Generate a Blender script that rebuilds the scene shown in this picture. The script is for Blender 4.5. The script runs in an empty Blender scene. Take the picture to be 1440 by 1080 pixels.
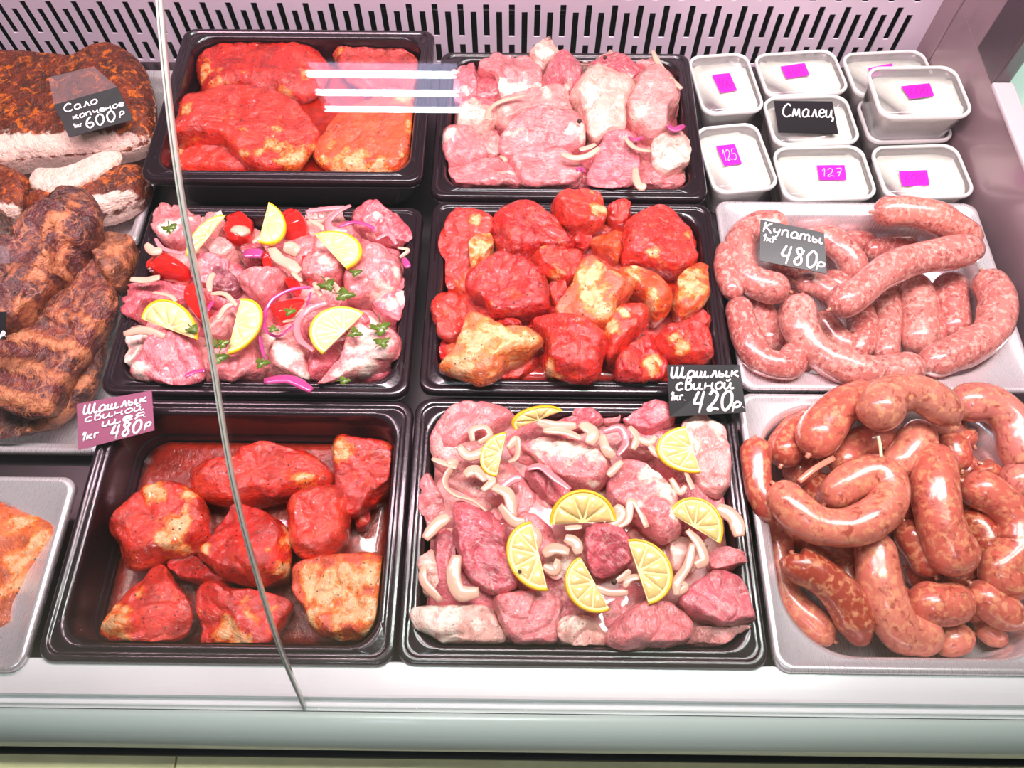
import bpy, bmesh, math, random
from math import sin, cos, pi, radians, sqrt, atan2
from mathutils import Vector, Matrix, noise

S = bpy.context.scene
COL = S.collection

# ------------------------------------------------------------------ camera
FPX, PITCH, YAW, EYE = 1080.0, radians(62.5), radians(0.64), Vector((0, 0, 0.70))
cam = bpy.data.cameras.new('camera')
cam.sensor_width = 36.0
cam.lens = FPX / 1440 * 36.0
cam.clip_start = 0.02
cam_ob = bpy.data.objects.new('camera', cam)
cam_ob.location = EYE
cam_ob.rotation_euler = (pi / 2 - PITCH, 0, YAW)
COL.objects.link(cam_ob)
S.camera = cam_ob

# ------------------------------------------------------------------ world, lights, exposure
S.view_settings.view_transform = 'Standard'
S.view_settings.look = 'None'
S.view_settings.exposure = 0.02
S.view_settings.gamma = 1.0
S.view_settings.use_curve_mapping = False
W = bpy.data.worlds.new('shop_light')
S.world = W
W.use_nodes = True
W.node_tree.nodes['Background'].inputs[0].default_value = (0.86, 1.0, 0.95, 1)
W.node_tree.nodes['Background'].inputs[1].default_value = 0.13


def area_light(name, loc, target, sx, sy, power, color):
    l = bpy.data.lights.new(name, 'AREA')
    l.shape = 'RECTANGLE'
    l.size, l.size_y = sx, sy
    l.energy = power
    l.color = color
    o = bpy.data.objects.new(name, l)
    o.location = loc
    # long side along x, tipped about x towards the target
    o.rotation_euler = (atan2(target[1] - loc[1], loc[2] - target[2]), 0, 0)
    COL.objects.link(o)
    return o


# the pink meat tube under the case's top, and a cool strip nearer the customer side
area_light('case_tube_light', (-0.10, 0.47, 0.68), (-0.05, 0.44, 0), 1.25, 0.045, 10.5, (1.0, 0.60, 0.74))
area_light('case_front_strip_light', (0.15, 0.44, 0.75), (0.15, 0.22, 0), 1.0, 0.03, 5.0, (1.0, 0.92, 0.92))
area_light('shop_ceiling_light', (0.35, 0.55, 2.2), (0.3, 0.25, 0), 1.6, 0.25, 58, (0.93, 1.0, 0.96))


# ------------------------------------------------------------------ pixel rays (1440 x 1080 frame) onto real planes
def ray(px, py):
    u, v = (px - 720) / FPX, (py - 540) / FPX
    d = Vector((u, cos(PITCH) - v * sin(PITCH), -sin(PITCH) - v * cos(PITCH)))
    return Matrix.Rotation(YAW, 3, 'Z') @ d


def at(px, py, z=0.0):
    d = ray(px, py)
    return EYE + d * ((z - EYE.z) / d.z)


def at_y(px, py, y):
    d = ray(px, py)
    return EYE + d * (y / d.y)


def depth_of(p):
    fwd = Matrix.Rotation(YAW, 3, 'Z') @ Vector((0, cos(PITCH), -sin(PITCH)))
    return (p - EYE).dot(fwd)


# crops used for reading positions: name -> (x origin, y origin, scale)
FR = dict(A=(220, 20, 3.6), B=(590, 40, 3.512), C=(130, 270, 3.064), D=(590, 260, 3.13), E=(50, 550, 2.618),
          F=(550, 550, 2.618), G=(990, 260, 3.2), H=(1030, 520, 2.512), I=(0, 0, 3.273), J=(0, 250, 2.512),
          K=(960, 40, 3.0), L=(0, 650, 3.487), P=(0, 0, 1.0), N=(930, 500, 8.0))


def fp(fr, x, y, z):
    ox, oy, s = FR[fr]
    return at(ox + x / s, oy + y / s, z)


# ------------------------------------------------------------------ object helpers
def lin(c):
    r = []
    for v in c[:3]:
        v /= 255.0
        r.append(v / 12.92 if v <= 0.04045 else ((v + 0.055) / 1.055) ** 2.4)
    return (r[0], r[1], r[2], 1.0)


def put(name, verts, faces, mat, parent=None, smooth=True, col=None, attrs=None, origin=None):
    """Link one mesh object; verts are world coordinates, the object's origin goes to its base middle."""
    if origin is None:
        xs = [v[0] for v in verts]; ys = [v[1] for v in verts]; zs = [v[2] for v in verts]
        origin = Vector(((min(xs) + max(xs)) / 2, (min(ys) + max(ys)) / 2, min(zs)))
    me = bpy.data.meshes.new(name)
    me.from_pydata([(v[0] - origin[0], v[1] - origin[1], v[2] - origin[2]) for v in verts], [], faces)
    if smooth:
        me.polygons.foreach_set('use_smooth', [True] * len(me.polygons))
    if attrs:
        for k, vals in attrs.items():
            a = me.attributes.new(k, 'FLOAT', 'POINT')
            a.data.foreach_set('value', vals)
    if mat:
        me.materials.append(mat)
    me.update()
    o = bpy.data.objects.new(name, me)
    COL.objects.link(o)
    o.location = origin
    if parent is not None:
        o.parent = parent
        o.location = Vector(origin) - world_loc(parent)
    if col:
        o.color = lin(col)
    return o


def world_loc(o):
    p = Vector(o.location)
    while o.parent is not None:
        o = o.parent
        p += Vector(o.location)
    return p


def tag(o, label, cat, group=None, kind=None):
    o['label'] = label
    o['category'] = cat
    if group:
        o['group'] = group
    if kind:
        o['kind'] = kind
    return o


def struct(o):
    o['kind'] = 'structure'
    return o


def empty(name, loc):
    o = bpy.data.objects.new(name, None)
    o.empty_display_size = 0.02
    o.location = loc
    COL.objects.link(o)
    return o


def box_geo(x0, x1, y0, y1, z0, z1):
    v = [(x, y, z) for z in (z0, z1) for y in (y0, y1) for x in (x0, x1)]
    f = [(0, 2, 3, 1), (4, 5, 7, 6), (0, 1, 5, 4), (2, 6, 7, 3), (0, 4, 6, 2), (1, 3, 7, 5)]
    return v, f


def box(name, x0, x1, y0, y1, z0, z1, mat, parent=None, bevel=0.0):
    v, f = box_geo(x0, x1, y0, y1, z0, z1)
    o = put(name, v, f, mat, parent, smooth=False)
    if bevel:
        m = o.modifiers.new('bevel', 'BEVEL')
        m.width = bevel
        m.segments = 2
    return o


def rrect(x0, x1, y0, y1, r, z, n=8):
    pts = []
    r = min(r, (x1 - x0) / 2 - 1e-5, (y1 - y0) / 2 - 1e-5)
    for cx, cy, a0 in ((x1 - r, y1 - r, 0), (x0 + r, y1 - r, 90), (x0 + r, y0 + r, 180), (x1 - r, y0 + r, 270)):
        for k in range(n + 1):
            a = radians(a0 + 90 * k / n)
            pts.append((cx + r * cos(a), cy + r * sin(a), z))
    return pts


def loft(rings, cap0=True, cap1=True):
    n = len(rings[0])
    v = [p for r in rings for p in r]
    f = []
    for i in range(len(rings) - 1):
        for k in range(n):
            a, b = i * n + k, i * n + (k + 1) % n
            f.append((a, b, b + n, a + n))
    if cap0:
        f.append(tuple(reversed(range(n))))
    if cap1:
        f.append(tuple(range((len(rings) - 1) * n, len(rings) * n)))
    return v, f


def catmull(pts, per=8, closed=False):
    pts = [Vector(p) for p in pts]
    n = len(pts)
    if n == 2:
        return [pts[0].lerp(pts[1], k / per) for k in range(per + 1)]
    out = []
    rng = range(n) if closed else range(n - 1)
    for i in rng:
        if closed:
            p0, p1, p2, p3 = pts[i - 1], pts[i], pts[(i + 1) % n], pts[(i + 2) % n]
        else:
            p1, p2 = pts[i], pts[i + 1]
            p0 = pts[i - 1] if i else p1 * 2 - p2
            p3 = pts[i + 2] if i + 2 < n else p2 * 2 - p1
        for k in range(per):
            t = k / per
            out.append(0.5 * ((2 * p1) + (p2 - p0) * t + (2 * p0 - 5 * p1 + 4 * p2 - p3) * t * t + (3 * p1 - p0 - 3 * p2 + p3) * t ** 3))
    if not closed:
        out.append(pts[-1])
    return out


def resample(path, n):
    L = [0.0]
    for a, b in zip(path, path[1:]):
        L.append(L[-1] + (b - a).length)
    out, j = [], 0
    for k in range(n):
        s = L[-1] * k / (n - 1)
        while j < len(L) - 2 and L[j + 1] < s:
            j += 1
        t = (s - L[j]) / max(1e-9, L[j + 1] - L[j])
        out.append(path[j].lerp(path[j + 1], t))
    return out, L[-1]


def sweep(path, radii, sides=12, flat=1.0, up=Vector((0, 0, 1)), caps=True, lump=0.0, seed=0.0):
    """Tube along PATH; FLAT squashes it along the frame's second axis."""
    n = len(path)
    v, f = [], []
    ref = None
    for i, p in enumerate(path):
        t = (path[min(i + 1, n - 1)] - path[max(i - 1, 0)]).normalized()
        if ref is None:
            ref = t.cross(up)
            if ref.length < 1e-4:
                ref = t.cross(Vector((1, 0, 0)))
        ref = (ref - t * ref.dot(t)).normalized()
        w = t.cross(ref).normalized()
        for k in range(sides):
            a = 2 * pi * k / sides
            q = p + (ref * cos(a) + w * sin(a) * flat) * radii[i]
            if lump:
                d = (q - p).normalized()
                q = q + d * lump * noise.noise(q * 60 + Vector((seed, 0, 0)))
            v.append(q)
    for i in range(n - 1):
        for k in range(sides):
            a, b = i * sides + k, i * sides + (k + 1) % sides
            f.append((a, b, b + sides, a + sides))
    if caps:
        f.append(tuple(reversed(range(sides))))
        f.append(tuple(range((n - 1) * sides, n * sides)))
    return v, f


# ------------------------------------------------------------------ materials
def new_mat(name):
    m = bpy.data.materials.new(name)
    m.use_nodes = True
    nt = m.node_tree
    nt.nodes.clear()
    return m, nt, nt.nodes, nt.links


class NT:
    """Small helper over a node tree."""
    def __init__(s, name):
        s.m, s.nt, s.n, s.l = new_mat(name)
        s.out = s.n.new('ShaderNodeOutputMaterial')

    def node(s, t, **kw):
        o = s.n.new(t)
        for k, val in kw.items():
            setattr(o, k, val)
        return o

    def link(s, a, b):
        s.l.new(a, b)

    def val(s, inp, x):
        if hasattr(x, 'links') or hasattr(x, 'is_output'):
            s.l.new(x, inp)
        else:
            inp.default_value = x

    def math(s, op, a, b=0.0, c=None, clamp=False):
        o = s.node('ShaderNodeMath', operation=op, use_clamp=clamp)
        s.val(o.inputs[0], a)
        s.val(o.inputs[1], b)
        if c is not None:
            s.val(o.inputs[2], c)
        return o.outputs[0]

    def mix(s, f, a, b):
        o = s.node('ShaderNodeMix', data_type='RGBA')
        s.val(o.inputs[0], f)
        s.val(o.inputs[6], a)
        s.val(o.inputs[7], b)
        return o.outputs[2]

    def noise(s, vec, scale, detail=3.0, rough=0.55, dist=0.0):
        o = s.node('ShaderNodeTexNoise')
        s.l.new(vec, o.inputs['Vector'])
        o.inputs['Scale'].default_value = scale
        o.inputs['Detail'].default_value = detail
        o.inputs['Roughness'].default_value = rough
        o.inputs['Distortion'].default_value = dist
        return o.outputs[0]

    def ramp(s, x, lo, hi):
        o = s.node('ShaderNodeMapRange', clamp=True, interpolation_type='SMOOTHSTEP')
        s.l.new(x, o.inputs[0])
        o.inputs[1].default_value = lo
        o.inputs[2].default_value = hi
        return o.outputs[0]

    def coords(s):
        """Object coordinates, shifted per object so that no two pieces share a pattern."""
        tc = s.node('ShaderNodeTexCoord')
        oi = s.node('ShaderNodeObjectInfo')
        sc = s.node('ShaderNodeVectorMath', operation='SCALE')
        cx = s.node('ShaderNodeCombineXYZ')
        s.l.new(oi.outputs['Random'], cx.inputs[0])
        s.l.new(oi.outputs['Random'], cx.inputs[2])
        s.l.new(cx.outputs[0], sc.inputs[0])
        sc.inputs[3].default_value = 37.0
        ad = s.node('ShaderNodeVectorMath', operation='ADD')
        s.l.new(tc.outputs['Object'], ad.inputs[0])
        s.l.new(sc.outputs[0], ad.inputs[1])
        rot = s.node('ShaderNodeVectorRotate', rotation_type='Z_AXIS')
        s.l.new(ad.outputs[0], rot.inputs['Vector'])
        s.l.new(s.math('MULTIPLY', oi.outputs['Random'], 40.0), rot.inputs['Angle'])
        return rot.outputs[0], oi

    def bsdf(s, **kw):
        b = s.node('ShaderNodeBsdfPrincipled')
        for k, x in kw.items():
            s.val(b.inputs[k.replace('_', ' ')], x)
        s.l.new(b.outputs[0], s.out.inputs[0])
        return b

    def bump(s, h, strength, dist=0.002, prev=None):
        o = s.node('ShaderNodeBump')
        s.l.new(h, o.inputs['Height'])
        o.inputs['Strength'].default_value = strength
        o.inputs['Distance'].default_value = dist
        if prev is not None:
            s.l.new(prev, o.inputs['Normal'])
        return o.outputs[0]


def plain(name, col, rough=0.5, metal=0.0, bump=0.0, scale=200.0, coat=0.0, spec=0.5, var=0.0, sss=0.0):
    t = NT(name)
    c = lin(col)
    vec, oi = t.coords()
    base = c
    if var:
        k = t.ramp(t.noise(vec, scale * 0.25, 4), 0.3, 0.7)
        base = t.mix(k, tuple(x * (1 - var) for x in c[:3]) + (1,), tuple(min(1, x * (1 + var)) for x in c[:3]) + (1,))
    b = t.bsdf(Base_Color=base, Roughness=rough, Metallic=metal, Specular_IOR_Level=spec)
    if coat:
        b.inputs['Coat Weight'].default_value = coat
        b.inputs['Coat Roughness'].default_value = 0.08
    if sss:
        b.inputs['Subsurface Weight'].default_value = sss
        b.inputs['Subsurface Radius'].default_value = (1, 0.8, 0.6)
        b.inputs['Subsurface Scale'].default_value = 0.003
    if bump:
        t.link(t.bump(t.noise(vec, scale, 3), bump), b.inputs['Normal'])
    return t.m


def meat_mat(name, fat_col, deep=0.55, pale=1.3, fibre=0.25, vein=0.0, speck=0.5, stain=None, stain_amt=0.0, rough=0.22, mottle=0.30,
             bump=0.35, coat=0.6, fatwidth=0.25, sss=0.12, speck_col=(40, 18, 10), fat_edge=None, glint=1.0, vein_scale=70):
    """Meat: the object's own colour, muscle fibres, the 'fat' attribute broken up by noise, spice specks, a wet coat."""
    t = NT(name)
    vec, oi = t.coords()
    base = oi.outputs['Color']
    dk = t.node('ShaderNodeVectorMath', operation='SCALE'); t.link(base, dk.inputs[0]); dk.inputs[3].default_value = deep
    lt = t.node('ShaderNodeVectorMath', operation='SCALE'); t.link(base, lt.inputs[0]); lt.inputs[3].default_value = pale
    big = t.ramp(t.noise(vec, 38, 3, 0.6, 0.6), 0.32, 0.68)
    c = t.mix(big, dk.outputs[0], lt.outputs[0])
    # fibres: noise stretched along one direction
    mp = t.node('ShaderNodeMapping'); t.link(vec, mp.inputs[0]); mp.inputs['Scale'].default_value = (90, 620, 420)
    fb = t.ramp(t.noise(mp.outputs[0], 1.0, 3, 0.6), 0.45, 0.72)
    palecol = tuple(0.55 * x + 0.35 for x in lin(fat_col)[:3]) + (1,)
    c = t.mix(t.math('MULTIPLY', fb, fibre), c, palecol)
    mo = t.ramp(t.noise(vec, 170, 5, 0.7, 0.8), 0.40, 0.66)
    dk2 = t.node('ShaderNodeVectorMath', operation='SCALE'); t.link(base, dk2.inputs[0]); dk2.inputs[3].default_value = deep * 0.8
    c = t.mix(t.math('MULTIPLY', mo, mottle), c, dk2.outputs[0])
    if stain:
        st = t.ramp(t.noise(vec, 75, 4, 0.65, 1.0), 0.52, 0.66)
        c = t.mix(t.math('MULTIPLY', st, stain_amt), c, lin(stain))
    if vein:
        vo = t.node('ShaderNodeTexVoronoi', feature='DISTANCE_TO_EDGE'); vo.inputs['Scale'].default_value = vein_scale
        wv = t.node('ShaderNodeVectorMath', operation='ADD'); t.link(vec, wv.inputs[0])
        nz = t.node('ShaderNodeTexNoise'); nz.inputs['Scale'].default_value = 50; t.link(vec, nz.inputs['Vector'])
        nsc = t.node('ShaderNodeVectorMath', operation='SCALE'); t.link(nz.outputs[1], nsc.inputs[0]); nsc.inputs[3].default_value = 0.034
        t.link(nsc.outputs[0], wv.inputs[1]); t.link(wv.outputs[0], vo.inputs['Vector'])
        vm = t.math('SUBTRACT', 1.0, t.ramp(vo.outputs['Distance'], 0.0, 0.09))
        gate = t.ramp(t.noise(vec, 45, 2), 0.42, 0.6)
        c = t.mix(t.math('MULTIPLY', t.math('MULTIPLY', vm, gate), vein), c, lin(fat_col))
    at_ = t.node('ShaderNodeAttribute', attribute_name='fat')
    fn = t.noise(vec, 110, 4, 0.65)
    fx = t.math('ADD', at_.outputs['Fac'], t.math('MULTIPLY', t.math('SUBTRACT', fn, 0.5), 2.2))
    fm = t.math('MULTIPLY', t.ramp(fx, 0.5 - fatwidth, 0.5 + fatwidth), t.ramp(at_.outputs['Fac'], 0.02, 0.2))
    ftone = t.mix(t.ramp(t.noise(vec, 160, 3), 0.35, 0.7), lin(fat_col), tuple(x * 0.8 for x in lin(fat_col)[:3]) + (1,))
    if fat_edge:
        ftone = t.mix(t.ramp(fx, 0.55, 1.0), lin(fat_edge), ftone)
    c = t.mix(fm, c, ftone)
    # spice specks
    if speck:
        sv = t.node('ShaderNodeTexVoronoi'); sv.inputs['Scale'].default_value = 240; t.link(vec, sv.inputs['Vector'])
        gate2 = t.ramp(sv.outputs['Color'], 0.62, 0.64)
        sm = t.math('MULTIPLY', t.math('SUBTRACT', 1.0, t.ramp(sv.outputs['Distance'], 0.16, 0.30)), gate2)
        c = t.mix(t.math('MULTIPLY', sm, speck), c, lin(speck_col))
    b = t.bsdf(Base_Color=c, Roughness=rough, Specular_IOR_Level=0.5)
    b.inputs['Coat Weight'].default_value = coat
    b.inputs['Coat Roughness'].default_value = 0.07
    b.inputs['Subsurface Weight'].default_value = sss
    b.inputs['Subsurface Radius'].default_value = (1, 0.35, 0.25)
    b.inputs['Subsurface Scale'].default_value = 0.004
    h = t.math('ADD', t.noise(vec, 110, 4, 0.62), t.math('MULTIPLY', fb, 0.10))
    nm = t.bump(h, bump, 0.006)
    t.link(nm, b.inputs['Normal'])
    t.link(t.bump(t.noise(vec, 115, 3.5, 0.55, 0.8), bump * 1.25 * glint, 0.008), b.inputs['Coat Normal'])
    return t.m


def sausage_mat(name, fatc, darkc, fat_amt, scale=170.0, rough=0.3):
    t = NT(name)
    vec, oi = t.coords()
    base = oi.outputs['Color']
    n1 = t.ramp(t.noise(vec, scale, 3, 0.6, 0.4), 0.47, 0.66)
    n2 = t.ramp(t.noise(vec, scale * 0.7, 2, 0.6, 1.0), 0.53, 0.66)
    big = t.ramp(t.noise(vec, 30, 2), 0.35, 0.7)
    c = t.mix(t.math('MULTIPLY', big, 0.35), base, lin(darkc))
    c = t.mix(t.math('MULTIPLY', n2, 0.75), c, lin(darkc))
    c = t.mix(t.math('MULTIPLY', n1, fat_amt), c, lin(fatc))
    b = t.bsdf(Base_Color=c, Roughness=rough, Specular_IOR_Level=0.5)
    b.inputs['Coat Weight'].default_value = 0.7
    b.inputs['Coat Roughness'].default_value = 0.13
    b.inputs['Subsurface Weight'].default_value = 0.12
    b.inputs['Subsurface Radius'].default_value = (1, 0.35, 0.25)
    b.inputs['Subsurface Scale'].default_value = 0.004
    t.link(t.bump(t.noise(vec, 140, 3), 0.22, 0.002), b.inputs['Normal'])
    return t.m


def clear_mat(name, tint, body, gloss_rough=0.03, body_amt=0.0, ior=1.5, through=0.5):
    """A thin clear sheet: light passes, the surface mirrors by Fresnel, a little milky body."""
    t = NT(name)
    tr = t.node('ShaderNodeBsdfTransparent'); tr.inputs[0].default_value = tint
    gl = t.node('ShaderNodeBsdfGlossy'); gl.inputs['Roughness'].default_value = gloss_rough
    fr = t.node('ShaderNodeFresnel')
    ge = t.node('ShaderNodeNewGeometry')
    # both faces of the sheet mirror like an outer face
    t.link(t.math('SUBTRACT', ior, t.math('MULTIPLY', ge.outputs['Backfacing'], ior - 1 / ior)), fr.inputs[0])
    x = tr.outputs[0]
    if body_amt:
        df = t.node('ShaderNodeBsdfDiffuse'); df.inputs[0].default_value = lin(body)
        tl = t.node('ShaderNodeBsdfTranslucent'); tl.inputs[0].default_value = lin(body)
        a = t.node('ShaderNodeMixShader'); a.inputs[0].default_value = through
        t.link(df.outputs[0], a.inputs[1]); t.link(tl.outputs[0], a.inputs[2])
        mx = t.node('ShaderNodeMixShader'); mx.inputs[0].default_value = body_amt
        t.link(x, mx.inputs[1]); t.link(a.outputs[0], mx.inputs[2])
        x = mx.outputs[0]
    m2 = t.node('ShaderNodeMixShader')
    t.link(fr.outputs[0], m2.inputs[0]); t.link(x, m2.inputs[1]); t.link(gl.outputs[0], m2.inputs[2])
    t.link(m2.outputs[0], t.out.inputs[0])
    return t.m


def steel_mat(name, col, rough=0.28, scale=(1500, 60, 60), bump=0.02, metal=1.0):
    t = NT(name)
    tc = t.node('ShaderNodeTexCoord')
    mp = t.node('ShaderNodeMapping'); t.link(tc.outputs['Object'], mp.inputs[0]); mp.inputs['Scale'].default_value = scale
    n = t.noise(mp.outputs[0], 1.0, 4, 0.6)
    b = t.bsdf(Base_Color=lin(col), Metallic=metal)
    t.link(t.math('ADD', t.math('MULTIPLY', n, 0.08), rough - 0.04), b.inputs['Roughness'])
    t.link(t.bump(n, bump, 0.001), b.inputs['Normal'])
    return t.m


def glow(name, col, strength):
    t = NT(name)
    e = t.node('ShaderNodeEmission')
    e.inputs[0].default_value = lin(col)
    e.inputs[1].default_value = strength
    t.link(e.outputs[0], t.out.inputs[0])
    return t.m


M = {}
M['black'] = plain('black_plastic', (32, 18, 25), 0.24, bump=0.10, scale=260, coat=0.5)
M['pan'] = steel_mat('pan_steel', (232, 222, 226), 0.28, metal=0.62)
M['deck'] = steel_mat('deck_steel', (116, 104, 108), 0.34)
M['sidewall'] = plain('side_wall_satin_panel', (158, 132, 138), 0.34, metal=0.35, coat=0.3, var=0.05, scale=20)
M['panel'] = plain('white_enamel', (218, 200, 214), 0.42, var=0.03, scale=40)
M['dark'] = plain('dark_cavity', (20, 16, 20), 0.5)
M['fin'] = plain('dull_fin_metal', (70, 60, 66), 0.3, metal=0.8)
M['sill'] = plain('white_sill_plastic', (236, 240, 240), 0.22, coat=0.5, var=0.03, scale=30)
M['bumper'] = plain('pale_grey_bumper_plastic', (172, 180, 174), 0.35, coat=0.1)
M['mint'] = plain('pale_mint_enamel', (206, 236, 222), 0.4)
M['ledge'] = plain('pale_grey_ledge', (196, 184, 188), 0.35)
M['black_strip'] = plain('matte_black', (14, 14, 13), 0.6)
M['floor'] = plain('beige_floor', (160, 154, 134), 0.5, var=0.06, scale=30)
M['cladding'] = plain('yellowish_wood_cladding', (240, 230, 176), 0.45, var=0.08, scale=60)
M['glass'] = clear_mat('display_glass', (0.97, 0.985, 0.975, 1), (255, 255, 255), 0.012)
M['glassedge'] = plain('polished_glass_edge', (196, 196, 188), 0.2, coat=0.5)
M['pork'] = meat_mat('raw_pork', (248, 220, 206), deep=0.68, pale=1.16, fibre=0.20, speck=0.25, speck_col=(120, 60, 40), vein=0.25, bump=0.5, coat=0.8, rough=0.2, fat_edge=(240, 170, 160))
M['spiced'] = meat_mat('spiced_pork', (248, 222, 206), deep=0.68, pale=1.16, fibre=0.20, speck=0.55, speck_col=(80, 46, 38), vein=0.22, bump=0.5, coat=0.8, rough=0.2, fat_edge=(240, 172, 160))
M['red'] = meat_mat('marinated_pork', (236, 178, 128), deep=0.55, pale=1.12, fibre=0.05, speck=0.85, speck_col=(50, 10, 4), stain=(240, 84, 24), mottle=0.4,
                    stain_amt=0.38, rough=0.16, bump=0.65, coat=1.0, fat_edge=(238, 120, 36), glint=1.2)
M['smoked'] = meat_mat('smoked_meat', (206, 132, 92), deep=0.38, pale=1.1, fibre=0.2, speck=0.5, stain=(176, 96, 56), stain_amt=0.45,
                       rough=0.4, bump=0.8, coat=0.2, vein=0.6, vein_scale=48, sss=0.04, fat_edge=(176, 100, 66), mottle=0.6)
M['lard'] = meat_mat('smoked_lard', (250, 212, 196), deep=0.35, pale=1.35, fibre=0.06, speck=0.35, stain=(230, 112, 24), stain_amt=0.75,
                     rough=0.42, bump=0.8, coat=0.15, fatwidth=0.25, sss=0.08, mottle=0.6)
M['sausage_pale'] = sausage_mat('pale_sausage', (232, 186, 172), (140, 62, 60), 0.60, 200)
M['sausage_dark'] = sausage_mat('dark_sausage', (232, 168, 122), (150, 60, 46), 0.55, 150)
M['casing'] = plain('sausage_casing', (206, 128, 104), 0.3, coat=0.5)
M['rind'] = plain('lemon_rind', (242, 184, 18), 0.32, bump=0.25, scale=500, coat=0.4)
M['pith'] = plain('lemon_pith', (240, 220, 152), 0.45, sss=0.2)
M['pulp_pale'] = plain('pale_lemon_pulp', (234, 216, 150), 0.16, bump=0.3, scale=300, coat=0.8, var=0.08, sss=0.25)
M['pulp'] = plain('lemon_pulp', (236, 198, 128), 0.16, bump=0.3, scale=300, coat=0.8, var=0.08, sss=0.25)
M['onion'] = plain('white_onion', (222, 172, 150), 0.22, bump=0.15, scale=150, coat=0.6, var=0.08, sss=0.25)
M['onion_pink'] = plain('pinkish_onion', (216, 132, 138), 0.22, bump=0.15, scale=150, coat=0.6, var=0.1, sss=0.25)
M['onion_red'] = plain('red_onion', (176, 62, 122), 0.2, bump=0.15, scale=150, coat=0.6, var=0.25, sss=0.15)
M['tomato'] = plain('tomato_flesh', (226, 34, 30), 0.14, bump=0.25, scale=120, coat=0.9, var=0.2, sss=0.15)
M['leaf'] = plain('parsley_green', (84, 108, 30), 0.3, bump=0.3, scale=300, coat=0.3, var=0.3)
M['peppercorn'] = plain('peppercorn', (60, 40, 28), 0.5, bump=0.5, scale=700)
M['white_lard'] = plain('rendered_lard', (255, 246, 234), 0.45, bump=0.5, scale=150, var=0.03, sss=0.2)
M['lid'] = clear_mat('clear_lid', (0.985, 0.985, 0.985, 1), (255, 252, 252), 0.12, 0.03)
M['tub'] = clear_mat('frosted_tub', (0.97, 0.97, 0.97, 1), (255, 252, 250), 0.2, 0.22, through=0.25)
M['rim'] = clear_mat('tub_rim', (0.97, 0.97, 0.97, 1), (255, 252, 250), 0.2, 0.75, through=0.12)
M['sticker'] = plain('magenta_sticker', (208, 30, 186), 0.45)
M['sticker_ink'] = plain('pale_sticker_ink', (250, 200, 244), 0.5)
M['sticker_faint'] = plain('faint_sticker_ink', (184, 16, 160), 0.5)
M['card'] = plain('black_chalk_card', (30, 26, 30), 0.38, coat=0.0, spec=0.4)
M['card_glare'] = plain('black_card_pink_glare', (150, 82, 110), 0.4)  # black card; the pink lamp's glare is put into its colour
M['chalk'] = plain('white_marker', (250, 244, 246), 0.6)
M['clear'] = clear_mat('clear_holder', (0.9, 0.88, 0.9, 1), (250, 230, 236), 0.06, 0.12)
M['twine'] = plain('sausage_twine', (226, 196, 160), 0.7)
def juice(name, col, rough=0.12, bumps=0.25):
    t = NT(name)
    vec, oi = t.coords()
    n = t.ramp(t.noise(vec, 90, 4, 0.6), 0.35, 0.7)
    c = lin(col)
    b = t.bsdf(Base_Color=t.mix(n, tuple(x * 0.62 for x in c[:3]) + (1,), c), Roughness=rough)
    b.inputs['Coat Weight'].default_value = 0.8
    b.inputs['Coat Roughness'].default_value = 0.05
    t.link(t.bump(t.noise(vec, 150, 4, 0.65), bumps, 0.004), b.inputs['Normal'])
    return t.m
M['sauce'] = juice('red_marinade', (178, 34, 16))
M['sauce_dark'] = juice('brown_red_marinade', (156, 40, 24), 0.16, 0.5)
M['pink_juice'] = juice('pale_pink_juice', (206, 128, 124), 0.3)
M['pink_deep'] = juice('deep_pink_juice', (180, 84, 90))

# ------------------------------------------------------------------ the case: floor, deck, back panel, side wall, sill, bumper, glass
XL, XR, YB, DECK = -0.80, 0.557, 0.92, -0.070
struct(box('floor', -6.0, 6.0, -8.0, 4.0, -0.87, -0.85, M['floor']))
struct(box('trim_deck', XL, XR, 0.045, YB + 0.07, DECK - 0.006, DECK, M['deck']))


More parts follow.
